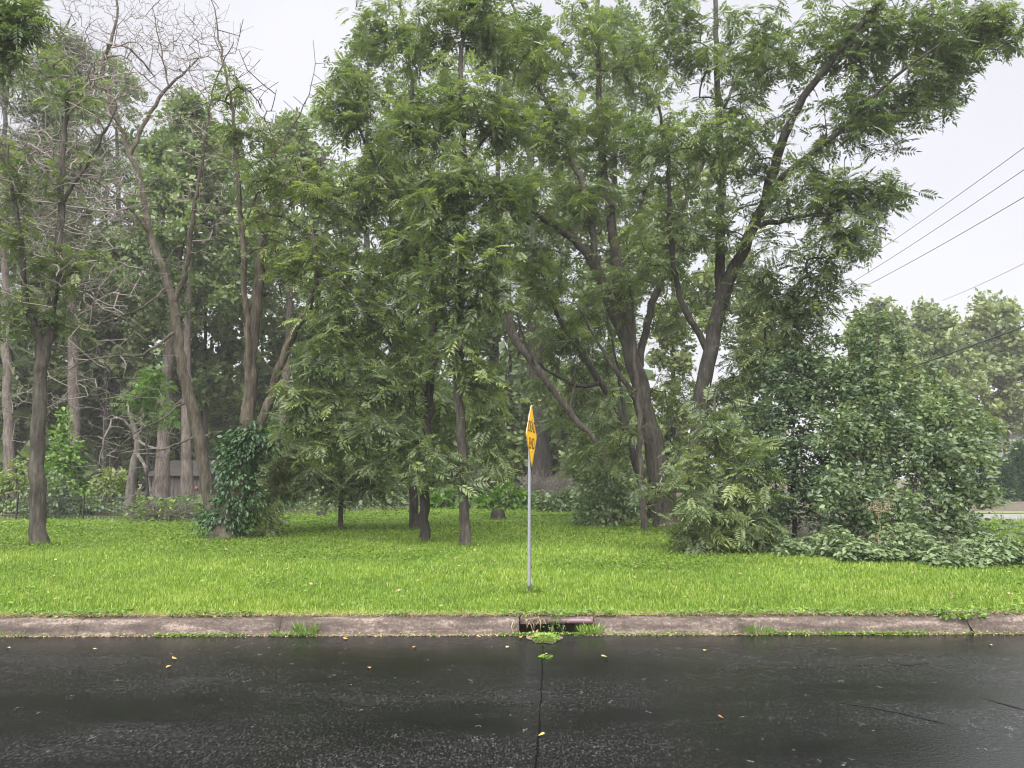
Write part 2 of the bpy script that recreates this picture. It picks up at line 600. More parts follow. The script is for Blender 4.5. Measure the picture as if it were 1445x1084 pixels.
# --- the road: fresh black asphalt, wet, with worn and dry patches
def build_road():
    m, n, l, b, o = nodemat("wet_asphalt")
    tc = n.new("ShaderNodeTexCoord")
    big = noise(n, l, 0.55, 5, 0.6, stretch=(0.55, 1.5, 1))
    big2 = noise(n, l, 2.2, 4, 0.6, stretch=(0.35, 1.6, 1))
    grain = noise(n, l, 55, 2, 0.8, stretch=(1, .6, 1))
    def specks(scale, stretch, size, keep, wobble):
        v = n.new("ShaderNodeTexVoronoi"); v.inputs["Scale"].default_value = scale
        mp = n.new("ShaderNodeMapping"); mp.inputs["Scale"].default_value = stretch
        l.new(tc.outputs["Object"], mp.inputs["Vector"])
        wob = noise(n, l, scale * 1.6, 3, 0.7)
        addv = n.new("ShaderNodeMixRGB"); addv.blend_type = 'ADD'; addv.inputs[0].default_value = wobble
        l.new(mp.outputs[0], addv.inputs[1]); l.new(wob.outputs["Color"], addv.inputs[2])
        l.new(addv.outputs[0], v.inputs["Vector"])
        vr = ramp(n, [(size * .5, (1, 1, 1)), (size, (0, 0, 0))])
        l.new(v.outputs["Distance"], vr.inputs[0])
        pk = ramp(n, [(keep, (0, 0, 0)), (min(1, keep + .2), (1, 1, 1))])     # only some of the cells
        cellc = n.new("ShaderNodeSeparateColor"); l.new(v.outputs["Color"], cellc.inputs[0])
        l.new(cellc.outputs[0], pk.inputs[0])
        mu = n.new("ShaderNodeMath"); mu.operation = 'MULTIPLY'
        l.new(vr.outputs[0], mu.inputs[0]); l.new(pk.outputs[0], mu.inputs[1])
        return mu
    mu2 = specks(12.0, (0.8, 0.6, 1), .16, .62, .16)         # pale worn scuffs
    fine = specks(62.0, (1.0, 0.42, 1), .42, .45, .03)        # single pale stones
    fr = ramp(n, [(0.40, (0.07, .07, .07)), (0.66, (.8, .8, .8))])
    l.new(big.outputs["Fac"], fr.inputs[0])
    gs = noise(n, l, 70, 3, .75, stretch=(1, .4, 1))                 # grit between the stones
    gsr = ramp(n, [(0.50, (0, 0, 0)), (0.66, (.6, .6, .6))])
    l.new(gs.outputs["Fac"], gsr.inputs[0])
    mxx = n.new("ShaderNodeMath"); mxx.operation = 'MAXIMUM'
    l.new(gsr.outputs[0], mxx.inputs[0]); l.new(fine.outputs[0], mxx.inputs[1])
    mu3 = n.new("ShaderNodeMath"); mu3.operation = 'MULTIPLY'
    l.new(fr.outputs[0], mu3.inputs[0]); l.new(mxx.outputs[0], mu3.inputs[1])
    base = ramp(n, [(0.3, (0.0022, 0.0022, 0.0025)), (0.7, (0.005, 0.005, 0.0056))])
    l.new(big2.outputs["Fac"], base.inputs[0])
    c1 = n.new("ShaderNodeMix"); c1.data_type = 'RGBA'
    l.new(mu3.outputs[0], c1.inputs[0]); l.new(base.outputs[0], c1.inputs[6]); c1.inputs[7].default_value = (0.10, 0.10, 0.11, 1)
    c2 = n.new("ShaderNodeMix"); c2.data_type = 'RGBA'
    l.new(mu2.outputs[0], c2.inputs[0]); l.new(c1.outputs[2], c2.inputs[6]); c2.inputs[7].default_value = (0.12, 0.12, 0.128, 1)
    l.new(c2.outputs[2], b.inputs["Base Color"])
    rr = ramp(n, [(0.38, (0.16,) * 3), (0.62, (0.30,) * 3)])
    l.new(big.outputs["Fac"], rr.inputs[0])
    l.new(rr.outputs[0], b.inputs["Roughness"])
    b.inputs["Specular IOR Level"].default_value = 0.27
    bp = n.new("ShaderNodeBump"); bp.inputs["Strength"].default_value = 0.35; bp.inputs["Distance"].default_value = 0.005
    l.new(grain.outputs["Fac"], bp.inputs["Height"])
    l.new(bp.outputs[0], b.inputs["Normal"])
    M["asphalt"] = m
    nx = 41
    xs = np.linspace(-60, 60, nx)
    V, Q = [], []
    for x in xs:
        V += [(x, -6.0, -0.02), (x, 3.0, 0.0), (x, kerb_y(x), 0.0)]
    for i in range(nx - 1):
        for j in range(2):
            a = i * 3 + j
            Q.append([a, a + 3, a + 4, a + 1])
    road = mesh("road", np.array(V), [np.array(Q)], m, kind="structure")
    # the saw-cut seam that runs from the drain towards the camera
    P = [road_pt(766, 912), road_pt(765, 960), road_pt(762, 1010), road_pt(757, 1084), road_pt(752, 1200)]
    C = catmull(np.array(P), 0.08)
    rg = np.random.default_rng(5)
    V, Q = [], []
    for i, p in enumerate(C):
        w = 0.002 + 0.004 * rg.random() + (0.002 if p[1] < 5.2 else 0)
        x = p[0] + rg.normal(0, 0.004)
        V += [(x - w, p[1], 0.003), (x + w, p[1], 0.003)]
        if i: Q.append([2 * i - 2, 2 * i - 1, 2 * i + 1, 2 * i])
    mesh("seam", np.array(V), [np.array(Q)], plain("tar_seam", (0.003, 0.003, 0.003), 0.9, 0, .05), road)
    # dark damp tyre scuffs on the drier right half
    rg = np.random.default_rng(8)
    for pts in ([(1250, 933), (1275, 938), (1312, 936)], [(1185, 992), (1250, 1002), (1320, 1018), (1345, 1025)], [(1385, 985), (1420, 995), (1450, 1003)]):
        C = catmull(np.array([road_pt(*p) for p in pts]), 0.06)
        V, Q = [], []
        for i, p in enumerate(C):
            f = math.sin(math.pi * (i + .5) / len(C))
            w = (0.012 + 0.03 * rg.random()) * f + 0.002
            V += [(p[0], p[1] - w, 0.0035), (p[0], p[1] + w, 0.0035)]
            if i: Q.append([2 * i - 2, 2 * i, 2 * i + 1, 2 * i - 1])
        mesh("scuff", np.array(V), [np.array(Q)], plain("tyre_scuff", (0.006, 0.006, 0.006), 0.8, 0, .25), road)


KPROF = [(-0.004, -0.006), (0.035, -0.004), (0.055, 0.004), (0.07, 0.022), (0.082, 0.052), (0.096, 0.085), (0.12, 0.115), (0.155, 0.136), (0.205, 0.147), (0.27, 0.150), (0.285, 0.02)]


def build_kerb():
    m, n, l, b, o = nodemat("kerb_concrete")
    t = noise(n, l, 3.0, 6, 0.7, stretch=(0.6, 2, 3)); t2 = noise(n, l, 34, 6, 0.8); t3 = noise(n, l, 1.1, 3, 0.6)
    ad = n.new("ShaderNodeMath"); ad.operation = 'MULTIPLY_ADD'; ad.inputs[1].default_value = 0.75
    l.new(t2.outputs["Fac"], ad.inputs[0]); l.new(t.outputs["Fac"], ad.inputs[2])
    r = ramp(n, [(0.64, (0.018, 0.013, 0.011)), (0.82, (0.046, 0.033, 0.027)), (0.94, (0.085, 0.064, 0.054)), (1.0, (0.16, 0.128, 0.11))])
    l.new(ad.outputs[0], r.inputs[0]); l.new(r.outputs[0], b.inputs["Base Color"])
    b.inputs["Roughness"].default_value = 0.85
    bp = n.new("ShaderNodeBump"); bp.inputs["Strength"].default_value = 0.7; bp.inputs["Distance"].default_value = 0.012
    l.new(t2.outputs["Fac"], bp.inputs["Height"]); l.new(bp.outputs[0], b.inputs["Normal"])
    rg = np.random.default_rng(2)
    kx = lambda px: road_pt(px, 885, 0.05)[0]
    root = bpy.data.objects.new("kerb", None); link(root); root["kind"] = "structure"
    edges = [-60.0, -21, -17.5, -14, -10.5, -7.0, kx(122), kx(399), kx(733)], [kx(838), kx(1045), kx(1366), 9.2, 13, 17, 21, 60]
    for E in edges:
        for a, c in zip(E[:-1], E[1:]):
            nx = max(3, int((c - a) / 0.12)) if c - a < 8 else 12
            xs = np.linspace(a + 0.004, c - 0.004, nx)
            V, Q = [], []
            k = len(KPROF)
            dz = rg.normal(0, 0.006); dy = rg.normal(0, 0.008)
            for i, x in enumerate(xs):
                en = 1.0 if 0 < i < nx - 1 else 0.98
                for j, (py, pz) in enumerate(KPROF):
                    ch = rg.normal(0, 0.004) if 1 < j < k - 2 else 0
                    V.append((x, kerb_y(x) + py + dy * (j > 1) + ch + (1 - en) * 0.15 * (3 < j < 6), pz * en + dz * (j > 2) + rg.normal(0, 0.0025) * (j > 1)))
                if i:
                    for j in range(k - 1):
                        p = (i - 1) * k + j
                        Q.append([p, p + k, p + k + 1, p + 1])
            ends = [list(range(k)), list(range((nx - 1) * k, nx * k))[::-1]]
            mesh("kerb_segment", np.array(V), [np.array(Q), np.array(ends)], m, root, smooth=True)
    M["concrete"] = m
    # storm drain mouth in the kerb
    x0, x1 = kx(733), kx(838)
    ky = kerb_y((x0 + x1) / 2)
    d = empty("storm_drain", ((x0 + x1) / 2, ky, 0), "open storm drain mouth in the kerb with a rounded purple brown iron lip", "drain")
    bs = (float((x0 + x1) / 2), float(ky), 0.0)
    pit = plain("drain_concrete", (0.06, 0.055, 0.05), 0.9)
    V, Fq = boxes([(x0, ky + .60, -0.7, x1, ky + .68, 0.075), (x0 - .09, ky + .06, -0.7, x0 - .002, ky + .60, 0.0), (x1 + .002, ky + .06, -0.7, x1 + .09, ky + .60, 0.0),
                   (x0 - .09, ky + .02, -0.78, x1 + .09, ky + .68, -0.702), (x0, ky - .03, -0.7, x1, ky + .055, -0.03)])
    mesh("pit", V, Fq, pit, d, bs)
    # cover slab with a broken front edge
    xs = np.linspace(x0 + 0.01, x1 - 0.01, 26); V, Q = [], []
    for i, x in enumerate(xs):
        f = (x - x0) / (x1 - x0)
        y = ky + 0.105 + (0.05 if f > 0.42 else 0.0) + rg.normal(0, 0.008)
        zz = 0.146 + rg.normal(0, 0.003)
        V += [(x, y, 0.094), (x, y + 0.01, zz - 0.01), (x, y + 0.03, zz), (x, ky + 0.285, 0.15), (x, ky + 0.285, 0.094)]
        if i:
            for j in range(5):
                p = (i - 1) * 5
                Q.append([p + j, p + 5 + j, p + 5 + (j + 1) % 5, p + (j + 1) % 5])
    mesh("cover_slab", np.array(V), [np.array(Q), np.array([[4, 3, 2, 1, 0], [125, 126, 127, 128, 129]])], m, d, bs)
    iron = plain("drain_iron", (0.115, 0.065, 0.085), 0.42)
    xa, xb = x0 + 0.36 * (x1 - x0), x1 - 0.015
    th = np.linspace(0, 2 * math.pi, 13)[:-1]
    xs = np.linspace(xa, xb, 8); V, Q = [], []
    for i, x in enumerate(xs):
        for t_ in th:
            V.append((x, ky + 0.118 + 0.027 * math.cos(t_), 0.122 + 0.027 * math.sin(t_) + rg.normal(0, 0.0015)))
        if i:
            for j in range(12):
                Q.append([(i - 1) * 12 + j, i * 12 + j, i * 12 + (j + 1) % 12, (i - 1) * 12 + (j + 1) % 12])
    mesh("lip", np.array(V), [np.array(Q), np.array([list(range(12))[::-1], list(range(84, 96))])], iron, d, bs, smooth=True)
    # silt floor in front of the mouth
    V = [(x0 - .02, ky + 0.0, 0.001), (x1 + .02, ky + 0.0, 0.001), (x1 + .02, ky + .06, -0.006), (x0 - .02, ky + .06, -0.006)]
    mesh("apron", np.array(V), [np.array([[0, 1, 2, 3]])], m, d, bs)
    return x0, x1, ky


def lawn_limits(x):
    """back edge of the mown lawn for world x"""
    K = np.array([(-40, 21), (-16, 22.5), (-10, 24), (-6, 27), (-2, 31), (1, 31), (3.2, 27), (4.6, 20), (6, 15.2), (9, 13.6), (12, 12.6), (16, 12.4), (60, 13)], float)
    return np.interp(x, K[:, 0], K[:, 1])


def build_lawn():
    m, n, l, b, o = nodemat("turf")
    t = noise(n, l, 0.7, 5, 0.6); t2 = noise(n, l, 26, 6, 0.8)
    ad = n.new("ShaderNodeMath"); ad.operation = 'MULTIPLY_ADD'; ad.inputs[1].default_value = 0.7
    l.new(t2.outputs["Fac"], ad.inputs[0]); l.new(t.outputs["Fac"], ad.inputs[2])
    r = ramp(n, [(0.6, (0.028, 0.060, 0.008)), (0.85, (0.068, 0.125, 0.013)), (1.05, (0.105, 0.170, 0.022))])
    l.new(ad.outputs[0], r.inputs[0]); l.new(r.outputs[0], b.inputs["Base Color"])
    b.inputs["Roughness"].default_value = 0.9; b.inputs["Specular IOR Level"].default_value = 0.2
    rg = np.random.default_rng(3)
    xs = np.concatenate([np.linspace(-60, -20, 12, endpoint=False), np.linspace(-20, 20, 121), np.linspace(20.5, 60, 12)])
    V, Q = [], []
    for i, x in enumerate(xs):
        y0 = kerb_y(x) + 0.255 + (rg.normal(0, 0.022) if abs(x) < 20 else 0)
        y1 = lawn_limits(x) + 0.4 * math.sin(x * 2.1) + rg.normal(0, 0.25)
        V += [(x, y0, gz(y0) + 0.006), (x, y1, gz(y1) + 0.004)]
        if i: Q.append([2 * i - 2, 2 * i, 2 * i + 1, 2 * i - 1])
    mesh("lawn", np.array(V), [np.array(Q)], m, kind="structure")

    # mown grass blades: dense near the kerb, thinning and coarser further back
    rg = np.random.default_rng(11)
    N = 232000
    u = rg.random(N)
    ya, yb = 7.95, 21.0
    Y = 1 / (1 / ya - u * (1 / ya - 1 / yb))
    X = rg.uniform(-1, 1, N) * (Y * 0.70 + 3.2)
    keep = (Y < lawn_limits(X) + 0.3 * np.sin(X * 5)) & (Y > kerb_y(X) + 0.22 + 0.05 * np.abs(np.sin(X * 6.1)) * rg.random(N))
    X, Y = X[keep], Y[keep]
    N = len(X)
    pn = 0.5 + 0.25 * np.sin(X * 1.3 + 1.7 * np.sin(Y * 0.7)) + 0.25 * np.sin(Y * 1.9 + X * 0.6)
    H = (0.036 + 0.024 * rg.random(N)) * (0.85 + 0.4 * pn)
    edge = Y - (kerb_y(X) + 0.25)
    H *= np.clip(0.55 + edge * 0.9, 0.5, 1.0)
    Wd = (0.0038 + 0.0038 * rg.random(N)) * np.clip(Y / 10, 0.9, 2.2)
    az = rg.uniform(0, 2 * math.pi, N)
    lean = np.abs(rg.normal(0, 0.45, N))
    dx, dy = np.cos(az) * lean * H, np.sin(az) * lean * H
    wx, wy = -np.sin(az + rg.normal(0, .8, N)) * Wd, np.cos(az) * Wd
    z0 = gz(Y)
    A = np.stack([np.stack([X - wx, Y - wy, z0], 1), np.stack([X + wx, Y + wy, z0], 1),
                  np.stack([X + dx + wx * .35, Y + dy + wy * .35, z0 + H], 1), np.stack([X + dx - wx * .35, Y + dy - wy * .35, z0 + H * 0.97], 1)], 1)
    pn2 = np.sin(X * 4.1 + np.sin(Y * 3.3) * 2) * np.sin(Y * 2.7 + X)
    tint = np.clip(rg.normal(0.42, 0.24, N) + 0.28 * (pn - 0.5) + .12 * pn2, 0, 1)
    tint = np.where((edge < 0.22) & (rg.random(N) < 0.55), np.clip(tint + 0.4, 0, 1), tint)
    o = mesh("grass", A.reshape(-1, 3), [np.arange(4 * N).reshape(N, 4)], M["grass"], tint=np.repeat(tint, 4), kind="stuff")
    tag(o, "short mown grass blades on the bright lawn behind the kerb", "grass")

    # ground ivy and clover spreading through the lawn under the trees
    rg = np.random.default_rng(12)
    N = 120000
    Y = 1 / (1 / 11.5 - rg.random(N) * (1 / 11.5 - 1 / 33.0))
    X = rg.uniform(-1, 1, N) * (Y * 0.72 + 2.5)
    patch = np.sin(X * 0.9 + np.sin(Y * .8) * 2) + np.sin(Y * 1.1 + X * .3) + rg.normal(0, .5, N)
    keep = (Y < lawn_limits(X) + 1.0) & ((Y > 17) | (patch > 1.1 - (Y - 11.5) * 0.30))
    X, Y = X[keep], Y[keep]; N = len(X)
    pos = np.stack([X, Y, gz(Y) + rg.uniform(0.02, 0.075, N)], 1)
    d = unit(np.stack([rg.normal(0, 1, N), rg.normal(0, 1, N), rg.normal(0.1, .3, N)], 1))
    sc = rg.uniform(0.03, 0.06, N) * np.clip(Y / 18, 0.75, 1.5)
    g = scatter("ground_ivy", [(np.array([(0, 0, 0), (.5, -.48, .06), (1, 0, 0), (.5, .48, .06)], float), np.array([[0, 1, 2, 3]]))], pos, d, sc,
                np.clip(rg.normal(0.45, .2, N) + (Y - 18) * 0.018, 0, 1), rg, M["clover"], roll=0.35, kind="stuff")
    tag(g, "low round leaved ground ivy creeping over the lawn under the trees", "ground cover")


    # broad leaved weeds among the blades and old leaves lying in the grass
    rg = np.random.default_rng(13)
    N = 5200
    Y = 1 / (1 / 8.3 - rg.random(N) * (1 / 8.3 - 1 / 19.0)); X = rg.uniform(-1, 1, N) * (Y * .72 + 1)
    k = (Y < lawn_limits(X)) & (np.sin(X * 1.7 + 2 * np.sin(Y * 1.3)) + np.sin(Y * 2.3 - X) + rg.normal(0, .5, N) > .75)
    X, Y = X[k], Y[k]; N = len(X)
    az = rg.uniform(0, 6.283, N)
    o = scatter("lawn_weeds", SIMPLE, np.stack([X, Y, gz(Y) + rg.uniform(.03, .065, N)], 1), unit(np.stack([np.cos(az), np.sin(az), rg.normal(.15, .25, N)], 1)), rg.uniform(.03, .075, N), np.clip(rg.normal(.3, .2, N), 0, 1), rg, M["weed"], roll=.4, kind="stuff")
    tag(o, "flat broad leaved weeds scattered through the mown grass", "weeds")
    M["litter"] = leaf_mat("dry_litter", (0.10, 0.072, 0.045), (0.22, 0.165, 0.095), (0.38, 0.31, 0.19), .1, .8, .2)
    N = 1500
    Y = 1 / (1 / 8.6 - rg.random(N) * (1 / 8.6 - 1 / 27.0)); X = rg.uniform(-1, 1, N) * (Y * .72 + 1)
    k = (Y < lawn_limits(X)) & ((Y > 12.5) | (rg.random(N) < .25))
    X, Y = X[k], Y[k]; N = len(X)
    az = rg.uniform(0, 6.283, N)
    o = scatter("lawn_litter", SIMPLE, np.stack([X, Y, gz(Y) + rg.uniform(.04, .07, N)], 1), unit(np.stack([np.cos(az), np.sin(az), rg.normal(0, .2, N)], 1)), rg.uniform(.03, .07, N), np.clip(rg.normal(.4, .25, N), 0, 1), rg, M["litter"], roll=.5, kind="stuff")
    tag(o, "scattered old brown leaves lying in the grass", "leaf litter")


# ------------------------------------------------------------------ trees
def leaves_at(sk, tips, rng, n, L, reach, lift=0.0, tint=0.4, tvar=0.12, side=0.9):
    """pinnate or simple leaves springing from each tip: positions, directions, scales, tints"""
    tips = np.array(tips)
    P = sk.P[tips]; pr = sk.par[tips]
    D = np.where((pr >= 0)[:, None], unit(P - sk.P[np.maximum(pr, 0)]), np.array([0, 0, 1.0]))
    ct = np.clip(tint + rng.normal(0, tvar, len(tips)), 0, 1)
    k = rng.poisson(n * rng.choice([.5, .8, 1.0, 1.3], len(tips))); k = np.maximum(k, 2)
    idx = np.repeat(np.arange(len(tips)), k)
    N = len(idx)
    back = rng.uniform(0, 1, N)
    pos = P[idx] - D[idx] * (back * reach)[:, None] + rng.normal(0, 0.05 + 0.1 * reach, (N, 3))
    az = rng.uniform(0, 2 * math.pi, N)
    el = rng.normal(-0.12 + lift, 0.38, N)
    h = np.stack([np.cos(az) * np.cos(el), np.sin(az) * np.cos(el), np.sin(el)], 1)
    dirn = unit(h * side + D[idx] * (1 - back)[:, None] * 0.8)
    sc = L * rng.uniform(0.6, 1.25, N)
    tn = np.clip(ct[idx] + rng.normal(0, 0.13, N), 0, 1)
    return pos, dirn, sc, tn


def limb_px(L, Y0):
    """rows (px, py, dY, radius m) -> world"""
    out = []
    for px, py, dY, r in L:
        p = at(px, py, Y0 + dY)
        out.append([p[0], p[1], p[2], r])
    return np.array(out)


WOODS = "trees of the wood behind the lawn"


def tree(name, label, cat, seed, Y0, limbs, blobs, leafmat, tmpl, nleaf=11, L=0.42, reach=0.4, bark="bark", tint=0.4, tvar=0.13,
         tipr=0.006, step=0.3, droop=0.3, group=WOODS, okfrom=0.3, twigs=0, twigmat=None, lift=0.0, roll=0.45, extra=None, rough=0.05, bend=0.5):
    sk = Skel(seed, tipr)
    rng = sk.rng
    first = limb_px(limbs[0], Y0)
    base = first[0, :3].copy()
    base[2] = gz(base[1])
    first[0, 2] = base[2] - 0.06
    # root flare
    fl = first[0].copy(); fl[2] += 0.35; fl[:2] += (first[1, :2] - first[0, :2]) * min(1, 0.35 / max(0.3, first[1, 2] - first[0, 2])); fl[3] = first[0, 3]
    first[0, 3] *= 1.35
    first = np.insert(first, 1, fl, axis=0)
    sk.limb(first, -1, 0.28, okfrom)
    for Lm in limbs[1:]:
        q = limb_px(Lm, Y0)
        i = sk.near(q[0, :3])
        q[0, :3] = sk.P[i]
        sk.limb(q, i, 0.28, 0.15)
    ntrunk = sk.n
    tips = []
    for b in blobs:
        T = blob_px(rng, b, Y0)
        T = T[T[:, 2] > gz(T[:, 1]) + 0.25]
        if tmpl is SIMPLE:
            cc = T.mean(0); T[::7] = cc + (T[::7] - cc) * 1.35
        if len(T): tips += sk.grow(T, step, droop=droop, bend=bend)
    btw = []
    if twigs:
        cand = np.nonzero((np.arange(sk.n) >= ntrunk) | (sk.r0[:sk.n] < 0.05))[0]
        wz = np.where(sk.P[cand, 2] > 7.0, 1.6, 1.0)
        c = rng.choice(cand, twigs, p=wz / wz.sum())
        tg = unit(sk.P[c] - sk.P[np.maximum(sk.par[c], 0)])
        up_ = np.where(sk.P[c][:, 2:3] > 6.0, .25, -.18)
        T = sk.P[c] + unit(tg * .9 + rng.normal(0, .6, (twigs, 3)) + np.array([0, 0, 1.0]) * up_) * rng.uniform(.25, 1.15, (twigs, 1))
        btw = sk.grow(T, 0.3, droop=0.0, bend=0.15, lvl=2, jit=0.006)
    sk.radii()
    root = empty(name, base, label, cat, group)
    n = sk.n
    ar = np.arange(n)
    sel = ar < ntrunk
    V, FF = sk.tubes(sel, base, None, rough)
    mesh("trunk", V, FF, M[bark], root, base, smooth=True)
    sel = (ar >= ntrunk)
    if sel.any():
        t = sk.tubes(sel, base)
        mesh("branches", t[0], t[1], M[twigmat or bark], root, base, smooth=True, kind="stuff")
    if leafmat and tips:
        p, d, s_, tn = leaves_at(sk, tips, rng, nleaf * (0.72 if tmpl is PINN else 1), L, reach, lift, tint, tvar + (.06 if tmpl is PINN else 0))
        scatter("crown", tmpl, p, d, s_, tn, rng, M[leafmat], root, base, roll)
    if extra:
        extra(sk, root, base, rng)
    return root, sk


def ivy_coat(lo, hi, rad, n, mat="ivy", lumps=None):
    def f(sk, root, base, rng):
        idx = np.nonzero((sk.r0[:sk.n] > 0.06) & (sk.P[:sk.n, 2] > lo) & (sk.P[:sk.n, 2] < hi))[0]
        i = rng.choice(idx, n)
        v = unit(rng.normal(0, 1, (n, 3)) * np.array([1, 1, 0.5]))
        z = sk.P[i, 2]
        rr = rad * (0.52 + 0.48 * np.sin(z * 3.9 + v[:, 0] * 2.5 + 2.2) + .25 * np.sin(z * 9 + v[:, 1] * 5)) * np.clip(1.25 - .2 * z, .5, 1.2) * rng.uniform(0.55, 1.1, n) + 0.10
        pos = sk.P[i] + v * rr[:, None] + rng.normal(0, .06, (n, 3))
        d = unit(v + np.array([0, 0, -0.7]) + rng.normal(0, .4, (n, 3)))
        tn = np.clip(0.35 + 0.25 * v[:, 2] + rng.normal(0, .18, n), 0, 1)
        scatter("ivy", SIMPLE, pos, d, rng.uniform(0.07, 0.125, n), tn, rng, M[mat], root, base, 0.5)
    return f


def build_trees():
    # ---- right hand group
    tree("walnut_tree", "great walnut with a dark forked limb reaching right towards the power lines", "tree", 21, 17,
         [[(972, 748, 0, .22), (978, 690, 0, .19), (985, 600, 0, .18), (1000, 500, 0, .17), (1018, 430, 0, .16), (1027, 398, 0, .155), (1045, 362, -.2, .13), (1083, 275, -.6, .115),
           (1102, 208, -1, .10), (1126, 150, -1.4, .085), (1168, 92, -1.8, .07), (1235, 8, -2.4, .055), (1300, -80, -3, .03)],
          [(1020, 425, 0, .13), (1016, 340, .4, .11), (1019, 240, .9, .09), (1012, 100, 1.4, .075), (1008, -60, 2, .05)],
          [(1083, 275, -.6, .08), (1120, 235, -1.2, .06), (1180, 190, -1.8, .045), (1250, 120, -2.4, .035), (1330, 60, -3, .02)],
          [(1060, 320, -.4, .07), (1110, 310, -1.2, .05), (1180, 300, -2, .03)],
          [(1000, 500, 0, .08), (960, 420, -.3, .065), (945, 330, -.6, .055), (945, 250, -.8, .045), (930, 150, -1, .03)]],
         [(950, 40, .5, 70, 70, 60), (1040, 90, .3, 70, 80, 60), (1130, 60, -1.2, 90, 70, 80), (1230, 55, -1.8, 80, 65, 80), (1335, 45, -2.2, 80, 55, 80), (1420, 35, -2.5, 45, 30, 34),
          (1225, 165, -1.6, 75, 65, 80), (1300, 130, -2, 55, 50, 50), (1340, 100, -2, 30, 30, 16),
          (1050, 190, -.8, 70, 70, 60), (960, 200, -.8, 90, 70, 80), (1140, 260, -1.4, 70, 60, 65), (1225, 275, -1.8, 50, 32, 36), (1265, 272, -2, 26, 14, 10), (1190, 340, -1.6, 60, 45, 44),
          (1100, 370, -1, 50, 60, 26), (1130, 440, -.6, 40, 50, 24), (1000, 310, -.6, 70, 50, 40), (930, 330, -.6, 60, 60, 40), (1160, 405, -1, 38, 40, 26), (1085, 430, -.4, 34, 44, 22), (1070, 510, -.2, 34, 40, 18), (1130, 500, -.4, 40, 40, 26), (1010, 560, .4, 40, 40, 16), (1045, 480, -.3, 30, 60, 20), (1095, 520, -.2, 36, 40, 16)],
         "walnut", PINN, 10, 0.352, 0.5, "bark_dark", 0.38)
    tree("walnut_tree", "thick trunked walnut splitting into two tall stems right of the sign", "tree", 22, 19.5,
         [[(940, 742, 0, .30), (935, 690, 0, .28), (924, 640, 0, .26), (904, 555, 0, .235), (890, 492, 0, .20), (876, 415, 0, .17), (868, 350, .3, .14), (853, 250, .6, .11), (846, 150, .9, .09), (842, -20, 1.2, .06)],
          [(890, 492, 0, .15), (862, 436, -.2, .14), (842, 380, -.4, .13), (808, 338, -.7, .10), (762, 308, -1, .07), (725, 262, -1.3, .04)],
          [(842, 380, -.4, .10), (828, 280, -.5, .08), (790, 190, -.6, .06), (750, 90, -.8, .045), (720, 0, -1, .03)],
          [(905, 530, 0, .10), (922, 420, .3, .10), (944, 378, .4, .08), (960, 300, .6, .06), (1000, 210, .7, .05), (1060, 60, 1, .03)],
          [(910, 590, 0, .08), (885, 545, -.2, .07), (862, 515, -.4, .06), (845, 485, -.6, .04), (820, 440, -.9, .03)],
          [(868, 350, .3, .06), (905, 290, .5, .05), (935, 190, .7, .04)]],
         [(760, 60, -.6, 70, 70, 70), (850, 60, .4, 70, 70, 70), (920, 100, .6, 50, 60, 40), (780, 180, -.6, 70, 60, 70), (860, 190, .4, 70, 60, 70), (740, 290, -1, 60, 50, 50),
          (820, 290, -.4, 60, 50, 45), (900, 270, .4, 60, 60, 45), (770, 390, -.8, 50, 50, 36), (840, 430, 1.2, 50, 40, 34), (950, 430, .6, 40, 60, 30), 
          (950, 560, .4, 35, 45, 22)],
         "walnut_warm", PINN, 10, 0.370, 0.5, "bark", 0.42)
    tree("walnut_sapling", "drooping young walnut with long feathery leaves sweeping to the lawn under the great walnut", "tree", 23, 14,
         [[(1012, 775, 0, .05), (1008, 720, 0, .045), (1000, 650, 0, .04), (1005, 590, .1, .025), (1015, 545, .1, .012)],
          [(1008, 715, 0, .03), (1035, 670, -.2, .02), (1065, 655, -.3, .01)]],
         [(1010, 590, 0, 40, 30, 14), (1045, 635, .1, 44, 30, 18), (975, 665, -.1, 40, 34, 16), (1055, 690, -.2, 40, 34, 22), (1000, 715, -.3, 60, 30, 28), (1068, 745, -.2, 26, 18, 14), (1010, 757, -.3, 50, 12, 16), (915, 688, .3, 22, 14, 6), (960, 745, -.2, 24, 14, 8)],
         "walnut", PINN, 13, 0.33, 0.35, "bark", 0.45, okfrom=0.1, group=None, droop=0.6, roll=.4)
    tree("sapling", "slim straight sapling trunk close against the thick walnut right of the sign", "tree", 24, 18.5,
         [[(910, 745, 0, .085), (905, 690, 0, .075), (903, 620, 0, .065), (899, 540, 0, .055), (893, 440, .1, .04), (884, 340, .2, .025)]],
         [(880, 400, 0, 50, 50, 30), (860, 590, .2, 40, 40, 16), (850, 650, .4, 40, 30, 22), (900, 330, 0, 40, 40, 18)],
         "walnut", PINN, 9, 0.352, 0.4, "bark", 0.45)
    tree("leaning_tree", "dark leaning tree forking left behind the thick walnut", "tree", 25, 23,
         [[(925, 735, 0, .14), (905, 680, 0, .13), (888, 620, 0, .12), (866, 570, 0, .11), (835, 520, 0, .10), (805, 475, 0, .08), (780, 430, -.2, .06), (765, 380, -.4, .035)],
          [(845, 535, 0, .08), (815, 545, -.2, .06), (780, 525, -.4, .045), (742, 505, -.5, .03)],
          [(885, 615, 0, .07), (878, 560, .2, .06), (868, 500, .4, .04), (850, 420, .6, .03)]],
         [(760, 400, 0, 50, 50, 30), (790, 470, .6, 50, 40, 26), (850, 480, 1, 60, 50, 36), (840, 640, .5, 45, 40, 34), (800, 560, 1.5, 60, 50, 30)],
         "shade", PINN_LO, 9, 0.5, 0.5, "bark_dark", 0.55)
